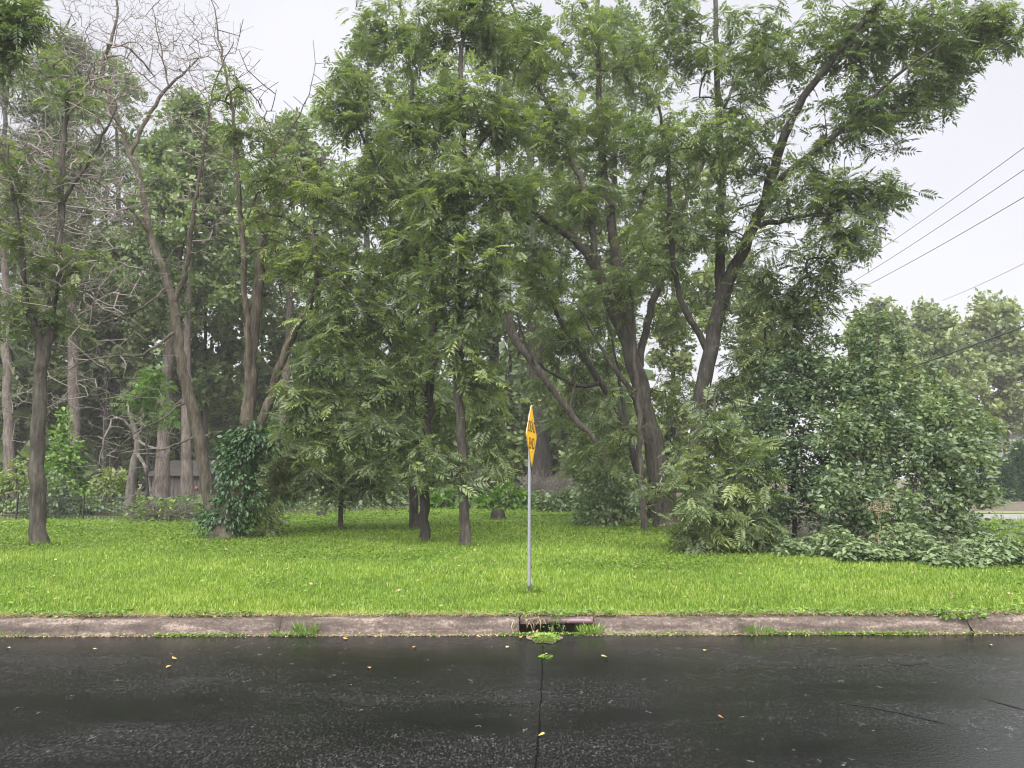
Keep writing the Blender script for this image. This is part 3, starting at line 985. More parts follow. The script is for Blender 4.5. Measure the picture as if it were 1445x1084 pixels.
    # broken leaning limb
    tree("fallen_tree", "bare pale trunk snapped and leaning to the right behind the sign", "dead tree", 26, 21,
         [[(880, 738, 0, 0.065), (850, 640, 0, 0.077), (822, 603, 0, 0.084), (795, 570, 0, 0.090), (772, 540, 0, 0.097), (752, 512, .1, 0.104), (735, 492, .2, 0.117), (722, 470, .3, 0.142), (712, 430, .4, 0.129), (700, 402, .5, 0.052)],
          [(760, 522, 0, 0.045), (740, 480, -.4, 0.039), (728, 440, -.6, 0.025), (722, 425, -.7, 0.013)],
          [(800, 575, 0, 0.032), (812, 530, 0, 0.020), (815, 505, 0, 0.010)], [(770, 540, 0, 0.025), (720, 500, -.3, 0.013)]],
         [(740, 480, 0, 40, 40, 14), (800, 560, 0, 40, 30, 10)], None, None, bark="bark_pink", twigs=40, twigmat="deadwood")

    # ---- central pair
    tree("walnut_tree", "slender central walnut nearest the sign with its bare straight stem on the lawn", "tree", 31, 15,
         [[(657, 767, 0, .105), (656, 700, 0, .10), (654, 650, 0, .098), (647, 540, 0, .092), (649, 400, 0, .085), (655, 240, 0, .07), (652, 100, 0, .05), (650, -60, 0, .03)],
          [(648, 470, 0, .05), (690, 380, -.4, .035), (720, 300, -.8, .02)], [(650, 330, 0, .05), (610, 250, -.3, .035), (570, 160, -.6, .02)],
          [(655, 240, 0, .05), (700, 170, .3, .035), (740, 80, .6, .02)]],
         [(650, 20, 0, 60, 55, 44), (600, 60, 0, 50, 60, 40), (710, 50, .2, 50, 60, 40), (650, 140, -.5, 60, 50, 44), (720, 170, .2, 45, 55, 40), (590, 190, -.4, 50, 50, 40), (655, 250, -.7, 60, 50, 44), (720, 280, 0, 42, 45, 32),
          (600, 310, -.4, 50, 50, 40), (670, 350, -.6, 60, 45, 44), (610, 410, -.4, 50, 45, 40), (680, 430, -.2, 36, 46, 30), (678, 530, -.1, 28, 42, 26), (640, 490, -.6, 50, 35, 22), (690, 600, 0, 36, 40, 26), (700, 655, .2, 24, 20, 9)],
         "walnut", PINN, 10, 0.352, 0.45, "bark", 0.40)
    tree("walnut_tree", "dark stemmed walnut left of the slender central one with low sweeping boughs", "tree", 32, 16,
         [[(598, 759, 0, .11), (599, 700, 0, .105), (602, 640, 0, .10), (606, 560, 0, .095), (612, 460, 0, .085), (606, 380, 0, .075), (594, 250, .2, .055), (578, 100, .4, .04), (560, -30, .6, .02)],
          [(604, 580, 0, .05), (560, 500, -.3, .04), (510, 430, -.6, .03), (470, 380, -.8, .02)], [(606, 380, 0, .05), (560, 290, 0, .04), (510, 190, 0, .03), (480, 100, 0, .02)],
          [(602, 640, 0, .04), (560, 610, -.4, .035), (500, 590, -.8, .025), (440, 600, -1.1, .015)]],
         [(530, 40, .3, 45, 45, 34), (510, 120, .2, 50, 45, 40), (480, 160, 0, 34, 36, 24), (540, 200, .2, 45, 50, 36), (500, 280, 0, 40, 50, 30), (560, 330, .2, 50, 45, 36), (500, 380, -.3, 50, 45, 34), (540, 450, -.2, 55, 45, 44),
          (470, 460, -.6, 50, 45, 38), (440, 530, -.8, 50, 45, 40), (510, 540, -.5, 55, 45, 48), (570, 540, -.2, 40, 50, 36), (420, 590, -1, 40, 35, 30), (480, 610, -.9, 55, 40, 46), (545, 620, -.7, 45, 40, 36),
          (600, 640, -1.0, 40, 24, 16), (620, 665, -1.2, 44, 18, 18), (570, 655, -1.0, 22, 14, 7), (660, 690, -1.3, 16, 10, 3)],
         "walnut", PINN, 10, 0.352, 0.45, "bark_dark", 0.40, okfrom=0.2)
    tree("walnut_tree", "short third stem half hidden behind the central pair of walnuts", "tree", 33, 19,
         [[(585, 741, 0, .12), (583, 690, 0, .11), (580, 620, 0, .10), (574, 540, .1, .09), (566, 450, .2, .07), (555, 340, .3, .05), (540, 200, .4, .03)]],
         [(560, 380, .6, 60, 60, 40), (540, 250, .6, 60, 60, 40), (600, 150, .6, 60, 60, 36), (630, 580, .8, 60, 50, 34), (560, 480, .8, 60, 50, 36)],
         "shade", PINN_LO, 10, 0.48, 0.5, "bark_dark", 0.5)
    tree("young_walnut", "bushy young walnut spreading low between the ivy covered trunk and the central pair", "tree", 34, 19,
         [[(480, 736, 0, .06), (482, 690, 0, .055), (476, 640, 0, .045), (468, 590, 0, .03), (455, 540, 0, .015)],
          [(481, 690, 0, .03), (440, 660, -.3, .02), (400, 650, -.6, .012)], [(480, 670, 0, .03), (520, 650, -.2, .02), (550, 640, -.4, .012)]],
         [(405, 650, -.6, 40, 28, 34), (440, 680, -.6, 46, 22, 36), (490, 650, -.2, 46, 36, 44), (540, 670, 0, 36, 26, 28), (390, 690, -.9, 22, 18, 14), (378, 725, -1.1, 14, 12, 7), (500, 700, 0, 50, 12, 20), (430, 625, -.3, 50, 30, 30)],
         "walnut", PINN, 9, 0.352, 0.35, "bark", 0.46, okfrom=0.1, droop=0.6)

    # ---- left group
    tree("forked_tree", "ivy clad forked tree with a rough brown trunk at left of centre", "tree", 41, 16.7,
         [[(316, 755, 0, 0.292), (325, 720, 0, 0.267), (338, 670, 0, 0.232), (347, 630, 0, 0.172), (353, 560, 0, 0.146), (356, 480, .1, 0.129), (366, 390, .2, 0.112), (372, 330, .3, 0.086), (365, 280, .4, 0.052)],
          [(353, 560, 0, 0.086), (348, 450, -.2, 0.069), (342, 333, -.3, 0.056), (332, 213, -.4, 0.043), (328, 147, -.4, 0.034), (312, 83, -.4, 0.026), (303, 12, -.4, 0.013)],
          [(345, 640, 0, 0.146), (362, 610, -.2, 0.103), (384, 556, -.4, 0.095), (404, 492, -.6, 0.086), (424, 450, -.8, 0.077), (444, 415, -1, 0.065), (446, 380, -1.1, 0.043), (440, 320, -1.2, 0.026)],
          [(342, 333, -.3, 0.026), (380, 230, -.4, 0.022), (430, 150, -.6, 0.013), (445, 90, -.7, 0.007)]],
         [(330, 130, -.4, 26, 30, 12), (325, 185, -.4, 30, 22, 12), (370, 190, -.3, 30, 26, 14), (395, 250, -.6, 46, 40, 34), (445, 260, -1, 44, 32, 28), (390, 330, -.6, 44, 36, 24), (440, 350, -1, 40, 36, 24), (400, 390, -.6, 34, 26, 12), (450, 410, -1, 26, 26, 12)],
         "walnut_warm", PINN, 9, 0.334, 0.45, "bark_brown", 0.55, twigs=500, tipr=.008, extra=ivy_coat(0.4, 2.6, 0.55, 6500), rough=0.1)
    tree("dead_tree", "tall dying tree with a crooked brown trunk and bare twigs against the sky", "dead tree", 42, 20,
         [[(303, 722, 0, 0.172), (293, 690, 0, 0.159), (274, 590, 0, 0.150), (257, 520, 0, 0.138), (248, 445, 0, 0.125), (238, 405, 0, 0.103), (225, 365, 0, 0.095), (212, 330, 0, 0.086), (197, 253, 0, 0.073), (180, 210, 0, 0.065), (170, 180, -.1, 0.056),
           (157, 140, -.2, .07), (144, 95, -.3, .055), (160, 50, -.4, .04), (165, 0, -.5, .025), (160, -40, -.5, .015)],
          [(190, 215, 0, 0.060), (212, 160, .2, 0.052), (237, 123, .3, 0.043), (258, 105, .4, 0.030), (282, 80, .5, 0.017)],
          [(237, 123, .3, 0.026), (225, 60, .2, 0.019), (215, 10, .1, 0.010)],
          [(248, 430, 0, 0.086), (262, 380, -.2, 0.069), (272, 310, -.5, 0.052), (285, 220, -.8, 0.034), (300, 130, -1.1, 0.022), (330, 60, -1.4, 0.010)],
          [(157, 140, -.2, 0.030), (120, 90, -.4, 0.022), (95, 40, -.6, 0.010)],
          [(212, 330, 0, 0.043), (160, 270, -.8, 0.034), (100, 240, -1.6, 0.026), (30, 200, -2.2, 0.013)],
          [(243, 470, 0, 0.043), (200, 500, -.9, 0.034), (140, 505, -1.6, 0.024), (80, 530, -2.2, 0.013)],
          [(240, 410, 0, 0.034), (190, 440, -.8, 0.026), (130, 460, -1.4, 0.015)],
          [(268, 570, 0, 0.039), (230, 590, -.5, 0.030), (180, 620, -1, 0.017), (150, 690, -1.4, 0.007)]],
         [(130, 60, -.3, 60, 60, 60), (220, 70, .2, 70, 70, 80), (170, 130, -.2, 60, 50, 50), (80, 220, -1.2, 80, 60, 80), (60, 300, -1.6, 90, 60, 80), (150, 290, -1, 70, 50, 60), (300, 90, -.9, 50, 60, 36), (100, 420, -1.4, 90, 50, 60), (110, 530, -1.6, 80, 50, 26),
          (190, 600, -.8, 50, 50, 20), (290, 180, -.8, 50, 60, 26), (280, 300, -.6, 40, 60, 20), (60, 560, -2, 60, 40, 16), (180, 400, -.8, 60, 60, 20)],
         None, None, bark="bark_brown", twigs=5600, twigmat="twig", tipr=0.005, droop=-0.05, rough=0.1, bend=.12)
    tree("dead_tree", "bare crooked snag with tangled drooping grey branches in front of the shed", "dead tree", 43, 26,
         [[(181, 712, 0, .17), (186, 680, 0, .15), (194, 630, 0, .12), (190, 605, 0, .09), (180, 580, -.2, .04)],
          [(192, 640, 0, .06), (205, 660, -.3, .05), (212, 690, -.4, .04), (214, 706, -.5, .03)],
          [(193, 615, 0, .05), (165, 590, -.5, .04), (148, 620, -.9, .03), (140, 655, -1.1, .015)],
          [(193, 610, 0, .05), (210, 590, -.5, .035), (228, 560, -.9, .02)],
          [(195, 625, 0, .05), (225, 635, -.6, .04), (262, 622, -1, .03), (300, 610, -1.2, .015)]],
         [(150, 650, -1, 22, 30, 14), (165, 600, -.6, 40, 22, 12), (230, 580, -.7, 26, 30, 9), (215, 640, -.5, 30, 30, 9)], None, None, bark="deadwood", twigs=90, twigmat="deadwood", tipr=0.011, droop=0.5)
    tree("forked_tree", "straight grey brown trunk forking high at the left edge of the lawn", "tree", 44, 15.3,
         [[(54, 767, 0, .155), (54, 700, 0, .15), (53, 620, 0, .135), (57, 520, 0, .125), (63, 500, 0, .12), (73, 440, .1, .095), (82, 370, .2, .085), (85, 290, .3, .07), (92, 180, .4, .05), (100, 80, .5, .025)],
          [(60, 510, 0, .09), (50, 470, -.1, .08), (36, 410, -.2, .06), (28, 330, -.3, .045), (5, 220, -.5, .03), (-20, 110, -.7, .015)],
          [(85, 290, .3, .05), (130, 220, .2, .03), (165, 150, 0, .015)]],
         [(20, 330, -.3, 60, 50, 24), (60, 400, 0, 60, 45, 22), (10, 440, -.4, 45, 45, 24), (110, 370, .2, 40, 45, 14), (70, 90, .4, 35, 30, 12), (110, 130, .3, 45, 35, 14), (20, 240, -.5, 45, 40, 14), (100, 455, .2, 40, 26, 10), (95, 250, .3, 50, 50, 12)],
         "walnut", PINN, 9, 0.334, 0.45, "bark", 0.45, twigs=700, twigmat="twig", tipr=.008)
    tree("overhanging_tree", "leafy boughs of a near tree hanging into the top left corner", "tree", 45, 12,
         [[(-160, 900, 0, .22), (-165, 600, 0, .2), (-160, 300, 0, .17), (-130, 100, 0, .14), (-90, -40, 0, .11), (-60, -140, 0, .06)],
          [(-140, 150, 0, .08), (-70, 70, -.3, .05), (-10, 40, -.5, .03), (30, 30, -.6, .015)]],
         [(5, 10, -.5, 34, 30, 34), (30, 40, -.6, 20, 40, 18), (0, 60, -.5, 22, 26, 18), (-60, 40, -.3, 50, 70, 40), (-120, -60, 0, 90, 80, 50), (50, 10, -.6, 12, 12, 4), (8, 95, -.6, 10, 18, 5)],
         "walnut", PINN, 10, 0.317, 0.4, "bark", 0.3, group=None)


def pine(label, seed, px, Y, pyb, pyt, rw, lo=0.4, lean=(0, 0), n=215, bark="bark_pink", leaf="needle", tint=0.45, L=0.5, name="pine_tree"):
    """a tall pine: px of its base, Y its distance, pyt the pixel row of its top, rw trunk radius"""
    top = at(px + lean[0], pyt, Y)
    b = at(px, pyb, Y); b[2] = gz(Y)
    H = top[2] - b[2]
    sk = Skel(seed, 0.012)
    rng = sk.rng
    ts = np.linspace(0, 1, 9)
    pts = [[b[0] + (top[0] - b[0]) * t + 0.12 * math.sin(t * 5 + seed), Y + 0.1 * math.sin(t * 4 + seed * 2), b[2] - 0.06 + H * t, rw * (1 - 0.82 * t) * (1.25 if t == 0 else 1)] for t in ts]
    sk.limb(np.array(pts), -1, 0.6, lo * 0.8)
    nt = sk.n
    t = lo + (1 - lo) * rng.random(n) ** 0.85
    az = rng.uniform(0, 2 * math.pi, n)
    rad = (0.45 + 0.35 * rng.random(n) + .45 * np.abs(np.sin(az * 1.5 + t * 9 + seed))) * H * (0.16 if leaf == 'needle' else .2) * np.clip((1.06 - t) / 0.45, 0.12, 1) * np.clip(0.6 + (t - lo) * 2, 0.6, 1)
    c = np.stack([b[0] + (top[0] - b[0]) * t, np.full(n, Y), b[2] + H * t], 1)
    T = c + np.stack([np.cos(az) * rad, np.sin(az) * rad, rng.normal(0.1, 0.35, n)], 1)
    tips = sk.grow(T, 0.6, droop=0.0, above=0.3, bend=0.2)
    sk.radii()
    root = empty(name, b, label, "pine" if leaf == "needle" else "tree", WOODS)
    ar = np.arange(sk.n)
    V, FF = sk.tubes(ar < nt, b, 10, 0.06)
    mesh("trunk", V, FF, M[bark], root, b, smooth=True)
    V, FF = sk.tubes(ar >= nt, b, 3)
    mesh("branches", V, FF, M[bark], root, b, kind="stuff")
    p, d, s_, tn = leaves_at(sk, tips, rng, 8 if leaf == 'needle' else 12, L * (1.2 if leaf == 'needle' else .85), 1.1, 0.25, tint, 0.12)
    scatter("crown", TUFT if leaf == "needle" else BUNCH, p, d, s_, tn, rng, M[leaf], root, b, 1.2)
    return root


def broad(name, label, cat, seed, px, Y, pyb, blobs, leaf, L=0.55, nleaf=9, rw=0.16, top=None, bark="bark_dark", tint=0.45, tvar=0.14, group=WOODS, tmpl=None, reach=0.6, lean=0, tipr=0.012, step=0.5):
    """a simple leafy tree or bush whose crown is given as pixel blobs"""
    pt = top if top is not None else min(b[1] - b[4] * 0.5 for b in blobs)
    return tree(name, label, cat, seed, Y, [[(px, pyb, 0, rw), (px + lean * .3, pyb + (pt - pyb) * .3, 0, rw * .8), (px + lean * .6, pyb + (pt - pyb) * .6, 0, rw * .55), (px + lean, pt, 0, rw * .15)]],
                blobs, leaf, tmpl or BUNCH, nleaf, L, reach, bark, tint, tvar, tipr=tipr, step=step, group=group, roll=1.0, okfrom=0.12)


def build_wood():
    # pines standing in the wood, pinkish trunks
    pine("stout pine with a pinkish trunk behind the left forked tree", 51, 100, 33, 706, 60, .30, .45)
    pine("pale pine with bare stubs at the far left edge", 52, 12, 30, 700, -40, .20, .5)
    pine("leaning tree with a thick pinkish trunk just left of the shed", 53, 226, 34, 706, 190, .33, .45, (40, 0), leaf="shade", L=.48, name="forest_tree")
    pine("tree whose pale trunk stands right in front of the shed door", 54, 266, 32, 706, 150, .24, .5, leaf="shade", L=.48, name="forest_tree")
    pine("tall clear pale trunk seen right of the ivy clad fork", 55, 398, 36, 712, 175, .26, .55, (16, 0), leaf="shade", L=.48, name="forest_tree")
    pine("grey green tree far behind the dying tree", 56, 165, 44, 705, 90, .3, .35, leaf="shade", L=.5, bark="bark_dark", name="forest_tree")
    pine("broad leafy tree in the gap between the dying tree and the ivy clad fork", 57, 318, 46, 708, 195, .3, .3, n=300, leaf="shade", L=.5, bark="bark_dark", name="forest_tree")
    pine("tall tree far behind the central walnuts", 58, 520, 44, 712, 60, .32, .3, leaf="shade", L=.5, bark="bark_dark", name="forest_tree")
    pine("thick pine trunk directly behind the sign post", 60, 768, 38, 716, 40, .50, .3, (-30, 0), bark="bark_dark")
    pine("tall leafy tree beyond the tangle left of the sign", 61, 700, 42, 716, 30, .3, .4, leaf="shade", L=.5, bark="bark_dark", name="forest_tree")
    pine("slim tall tree behind the thick trunked walnut", 62, 855, 40, 716, 20, .28, .4, (16, 0), leaf="shade", L=.5, bark="bark_dark", name="forest_tree")
    pine("pine overlapping the left frame edge far back", 63, -60, 40, 704, 40, .3, .3)
    # leafy trees filling the wood
    rg = random.Random(4)
    spec = [("leafy understory tree behind the picket fence at far left", 20, 38, [(0, 480, 0, 80, 70, 46), (60, 560, 0, 80, 50, 40), (-30, 600, 0, 80, 60, 40)]),
            ("dark leafy tree between the left pine trunks", 140, 40, [(140, 480, 0, 70, 70, 44), (120, 600, 0, 60, 50, 34), (180, 560, 0, 50, 60, 30)]),
            ("dark leafy tree closing the view over the shed", 250, 46, [(250, 420, 0, 80, 80, 50), (230, 560, 0, 80, 50, 44), (300, 590, 0, 60, 60, 36), (200, 640, 0, 50, 30, 18)]),
            ("olive leaved tree behind the ivy clad fork", 370, 42, [(360, 360, 0, 70, 80, 44), (400, 480, 0, 70, 70, 46), (350, 560, 0, 60, 60, 40), (410, 620, 0, 70, 50, 36)]),
            ("dense leafy tree behind the young walnut", 480, 36, [(460, 300, 0, 60, 80, 40), (480, 440, 0, 80, 70, 50), (500, 570, 0, 80, 70, 50), (470, 660, 0, 90, 40, 40)]),
            ("dense leafy tree closing the view behind the central pair", 610, 38, [(600, 300, 0, 80, 90, 50), (620, 460, 0, 90, 80, 56), (610, 590, 0, 80, 60, 50), (630, 660, 0, 80, 36, 36)]),
            ("dark leafy tree behind the snapped trunk", 720, 40, [(720, 330, 0, 80, 80, 46), (730, 460, 0, 80, 70, 46), (710, 580, 0, 80, 60, 46), (720, 650, 0, 70, 30, 26)]),
            ("yellowish leafy tree glimpsed left of the thick walnut", 830, 36, [(830, 300, 0, 80, 70, 60), (890, 380, 0, 80, 60, 60), (830, 440, 0, 80, 60, 60), (820, 560, 0, 80, 60, 44), (840, 650, 0, 70, 40, 36)]),
            ("leafy tree between the two big right hand walnuts", 950, 34, [(950, 330, 0, 60, 70, 50), (1000, 250, 0, 60, 70, 36), (1020, 400, 0, 60, 60, 44), (1075, 470, 0, 34, 50, 18), (960, 470, 0, 60, 60, 50), (950, 590, 0, 60, 60, 40), (930, 670, 0, 60, 40, 30)]),
            ("tall olive tree behind the fence between the forked tree and the leaning pine", 150, 36, [(90, 330, 0, 60, 90, 26), (160, 400, 0, 70, 80, 34), (110, 480, 0, 70, 60, 34), (200, 480, 0, 60, 70, 34), (60, 240, 0, 50, 70, 16)]),
            ("tall dim tree filling the gap behind the dying trunk", 290, 38, [(290, 310, 0, 60, 80, 26), (240, 390, 0, 60, 80, 30), (320, 440, 0, 60, 80, 30), (300, 520, 0, 70, 60, 34)]),
            ("dim tree beyond the far left forked trunk", -20, 34, [(-10, 300, 0, 60, 80, 26), (20, 400, 0, 60, 70, 30), (-40, 480, 0, 60, 70, 40), (40, 520, 0, 60, 50, 40)]),
            ("leafy tree low behind the great walnut trunk", 1060, 36, [(1060, 560, 0, 50, 50, 30), (1060, 640, 0, 60, 50, 36), (1110, 470, 0, 40, 50, 26), (1070, 420, 0, 26, 40, 12), (1140, 540, 0, 40, 50, 24)])]
    for i, (lb, px, Y, bl) in enumerate(spec):
        broad("understory_tree", lb, "tree", 70 + i, px, Y, 712, bl, "maple" if ("yellowish" in lb or "between the two" in lb) else "shade", 0.42 if ("yellowish" in lb or "between the two" in lb) else .62, 14 if ("yellowish" in lb or "between the two" in lb) else 9, 0.14, tint=0.3 if "yellowish" in lb else 0.45, step=0.8)
    # far side of the wood, one mass
    rg = np.random.default_rng(77)
    N = 5500
    X = rg.uniform(-70, 14, N); Y = rg.uniform(52, 70, N)
    top = 9.5 - 3.5 * np.clip((X + 2) / 16, 0, 1) + 2.0 * np.sin(X * 0.35) + 1.5 * np.sin(X * 0.83 + 1)
    Z = gz(50) + top * rg.random(N) ** 0.8
    o = scatter("far_wood", BUNCH, np.stack([X, Y, Z], 1), unit(rg.normal(0, 1, (N, 3))), rg.uniform(1.4, 2.4, N), np.clip(rg.normal(.4, .2, N), 0, 1), rg, M["shade"], roll=1.5, kind="stuff")
    tag(o, "dark far side of the wood closing the view between the trunks", "woodland")
    # yellow green young tree above the shed
    broad("young_tree", "bright yellow green young tree left of the dying trunk above the shed", "tree", 90, 208, 24, 712, [(212, 545, 0, 34, 28, 30), (190, 570, 0, 26, 20, 12), (230, 580, 0, 22, 22, 12)], "bright", .3, 9, .05, tint=.4, tmpl=PINN_LO, reach=.3, tipr=.006)


def build_right_side():
    # shrubs at right
    broad("shrub", "tall dark green sumac shrub just right of the great walnut", "shrub", 101, 1120, 16, 770, [(1110, 560, 0, 50, 60, 60), (1150, 500, .3, 40, 40, 34), (1090, 640, 0, 50, 50, 56), (1140, 690, -.3, 60, 50, 70), (1080, 720, -.2, 40, 36, 36), (1165, 580, .1, 40, 60, 50), (1175, 660, 0, 36, 50, 44), (1060, 610, .4, 30, 50, 26)],
          "shrub", 0.112, 32, .05, tint=.22, tvar=.2, group=None, tmpl=SIMPLE, reach=.4, tipr=.005, step=.3)
    broad("shrub", "wide leafy shrub in the middle of the right thicket with pale green leaves", "shrub", 102, 1240, 15, 775, [(1230, 560, .3, 70, 60, 80), (1190, 620, 0, 60, 50, 66), (1260, 640, 0, 70, 60, 90), (1200, 700, -.4, 60, 44, 66), (1290, 560, .5, 50, 40, 36), (1240, 500, .6, 40, 36, 26), (1270, 715, -.4, 60, 34, 50), (1300, 620, .2, 50, 50, 50), (1180, 530, .5, 40, 40, 30), (1230, 745, -.3, 60, 16, 30), (1260, 470, .6, 24, 30, 12), (1210, 470, .6, 16, 30, 8), (1310, 510, .6, 16, 26, 8)],
          "shrub", 0.112, 31, .06, tint=.52, tvar=.2, group=None, tmpl=SIMPLE, reach=.4, tipr=.005, step=.3)
    broad("shrub", "rounded light green shrub at the right end of the thicket beside the side road", "shrub", 103, 1345, 15.5, 770, [(1330, 620, 0, 50, 50, 60), (1370, 670, 0, 44, 44, 54), (1320, 700, -.2, 56, 36, 54), (1390, 640, .2, 24, 36, 20), (1345, 575, .2, 34, 28, 20), (1390, 700, 0, 26, 22, 18), (1350, 738, -.2, 50, 18, 26), (1300, 745, -.2, 40, 14, 18), (1365, 600, .3, 20, 30, 10), (1400, 600, .4, 14, 26, 8)],
          "shrub", 0.112, 31, .05, tint=.62, tvar=.2, group=None, tmpl=SIMPLE, reach=.4, tipr=.005, step=.3)
    broad("young_tree", "slender yellowish tree rising over the right thicket", "tree", 104, 1225, 20, 765, [(1215, 470, 0, 36, 40, 30), (1240, 520, 0, 50, 40, 36), (1290, 540, 0, 40, 40, 26), (1200, 540, 0, 40, 40, 26)],
          "maple", 0.2, 22, .07, tint=.5, group=None, tmpl=SIMPLE, reach=.5, tipr=.006, step=.4)
    # far maples beyond the side road
    for i, (lb, px, Y, bl) in enumerate([
            ("pale rounded maple farthest left of the hazy row beyond the side road", 1225, 52, [(1235, 470, 0, 38, 50, 60), (1215, 540, 0, 50, 60, 70), (1260, 520, 0, 30, 60, 44), (1225, 620, 0, 50, 50, 40)]),
            ("tall yellow topped maple in the middle of the hazy row beyond the side road", 1320, 54, [(1310, 465, 0, 40, 46, 60), (1330, 530, 0, 56, 60, 90), (1290, 560, 0, 40, 60, 50), (1350, 590, 0, 50, 34, 40), (1280, 480, 0, 20, 40, 20)]),
            ("broad hazy maple at the right frame edge beyond the side road", 1420, 56, [(1400, 460, 0, 50, 46, 76), (1440, 500, 0, 60, 60, 80), (1390, 540, 0, 46, 54, 66), (1460, 570, 0, 60, 50, 60), (1400, 590, 0, 30, 20, 20)])]):
        broad("maple_tree", lb, "tree", 110 + i, px, Y, 700, bl, "maple", 0.66, 12, .24, tint=.5, group="maples beyond the side road", reach=.9, tipr=.014, step=.9)
    # cedar columns by the house
    for i, (lb, px, pt, w) in enumerate([("clipped dark cedar column standing just right of the thicket", 1424, 656, 10), ("second cedar column at the right frame edge beside the house", 1446, 632, 11)]):
        Y = 36.0
        rg = np.random.default_rng(120 + i)
        b = at(px, 722, Y); b[2] = gz(Y)
        H = at(px, pt, Y)[2] - b[2]
        r = empty("cedar_tree", b, lb, "cedar", "cedar columns by the house")
        n = 800
        t = rg.random(n); az = rg.uniform(0, 6.283, n)
        rad = w * Y / F_PX * np.sqrt(np.clip(1 - t ** 2.2, 0.01, 1)) * (0.85 + .25 * rg.random(n)) * (1 + .12 * np.sin(az * 5 + t * 9))
        pos = np.stack([np.cos(az) * rad, np.sin(az) * rad, 0.1 + t * H], 1)
        d = unit(np.stack([np.cos(az), np.sin(az), np.full(n, 1.6)], 1) + rg.normal(0, .25, (n, 3)))
        scatter("crown", TUFT, pos, d, rg.uniform(.26, .45, n), np.clip(rg.normal(.45, .2, n), 0, 1), rg, M["cedar"], r, None, 1.5)
        sk = Skel(1); sk.limb(np.array([[0, 0, -.05, .09], [0, 0, H * .5, .06], [0, 0, H * .95, .02]])); sk.radii()
        V, FF = sk.tubes(np.ones(sk.n, bool), None, 6)
        mesh("trunk", V, FF, M["bark_brown"], r, smooth=True)
    # side road
    m = rough_mat("side_asphalt", [(0.35, (0.13, 0.128, 0.13)), (0.65, (0.19, 0.188, 0.188))], 2, 5, .8, .3, .005)
    V = [(10.5, 21.5), (70, 21.0), (70, 26.0), (11.5, 25.6)]
    mesh("side_road", np.array([(x, y, gz(y) + 0.012) for x, y in V]), [np.array([[0, 1, 2, 3]])], m, kind="structure")
    V = [(11, 25.9), (70, 26.3), (70, 27.6), (11.5, 27.2)]
    mesh("verge", np.array([(x, y, gz(y) + 0.012) for x, y in V]), [np.array([[0, 1, 2, 3]])], rough_mat("dry_verge", [(0.35, (0.08, 0.11, 0.03)), (0.65, (0.15, 0.16, 0.06))], 3), kind="structure")
    V = [(11.5, 12.0), (60, 12.0), (60, 21.3), (10.8, 21.6)]
    gm = rough_mat("rough_grass_soil", [(0.35, (0.06, 0.13, 0.012)), (0.65, (0.13, 0.23, 0.02))], 4)
    mesh("side_lawn", np.array([(x, y, gz(y) + 0.002) for x, y in V]), [np.array([[0, 1, 2, 3]])], gm, kind="structure")
    rg = np.random.default_rng(130)
    N = 15000
    X = rg.uniform(9.5, 17, N); Y = rg.uniform(12.6, 21.2, N)
    H = rg.uniform(.08, .22, N) * (1 + (rg.random(N) > .97)); az = rg.uniform(0, 6.283, N)
    dx, dy = np.cos(az) * H * .35, np.sin(az) * H * .35
    w = .012
    z = gz(Y)
    A = np.stack([np.stack([X - w, Y, z], 1), np.stack([X + w, Y, z], 1), np.stack([X + dx + .003, Y + dy, z + H], 1), np.stack([X + dx - .003, Y + dy, z + H], 1)], 1)
    o = mesh("tall_grass", A.reshape(-1, 3), [np.arange(4 * N).reshape(N, 4)], M["grass"], tint=np.repeat(np.clip(rg.normal(.4, .2, N), 0, 1), 4), kind="stuff")
    tag(o, "longer unmown grass between the thicket and the side road", "grass")
    # brambles along the thicket foot
    segs = [("bramble_patch", "low bramble patch spreading out from the foot of the drooping walnut sapling", 1085, 1180, 13.8, 776, 22), ("bramble_patch", "tallest bramble mound in the middle of the thicket foot below the dry flower stalk", 1165, 1320, 12.9, 770, 42),
            ("bramble_patch", "pale bramble patch at the right end of the thicket running out of the frame", 1290, 1475, 12.3, 782, 30)]
    for i, (nm, lb, pa, pb, Y, py, hpx) in enumerate(segs):
        rg = np.random.default_rng(140 + i)
        a, c = at(pa, py, Y), at(pb, py, Y)
        n = 3400
        t = rg.random(n)
        X = a[0] + (c[0] - a[0]) * t; YY = Y + rg.uniform(-.6, .9, n)
        hh = hpx * Y / F_PX * (0.75 + .35 * np.sin(t * 9 + i)) * np.clip(1.25 - np.abs(YY - Y - .15) / 1.0, .2, 1) * np.clip(np.minimum(t, 1 - t) * 8, .35, 1)
        Z = gz(YY) + hh * rg.random(n) ** .6 + .05
        b = np.array([(a[0] + c[0]) / 2, Y, gz(Y)])
        r = empty(nm, b, lb, "bramble", "bramble patches along the thicket foot")
        az = rg.uniform(0, 6.283, n)
        d = unit(np.stack([np.cos(az), np.sin(az) - .35, rg.normal(-.15, .35, n)], 1))
        scatter("leaves", SIMPLE, np.stack([X, YY, Z], 1), d, rg.uniform(.07, .135, n), np.clip(rg.normal(.45, .2, n), 0, 1), rg, M["bramble"], r, b, .4)
        sk = Skel(i, .004)
        for k in range(14):
            x = rg.uniform(a[0], c[0]); s0 = sk.add([x, Y + rg.uniform(-.2, .5), gz(Y) - .02], -1)
            sk.ok[s0] = False
            p = sk.P[s0]
            q = [[*p, .006], [p[0] + rg.normal(0, .2), p[1] - .1, p[2] + hpx * Y / F_PX * .9, .005], [p[0] + rg.normal(0, .5), p[1] - .45, p[2] + .12, .003]]
            sk.limb(np.array(q), s0, .15)
        sk.radii()
        V, FF = sk.tubes(sk.par[:sk.n] >= 0, b, 4)
        mesh("canes", V, FF, M["bark_brown"], r, b)
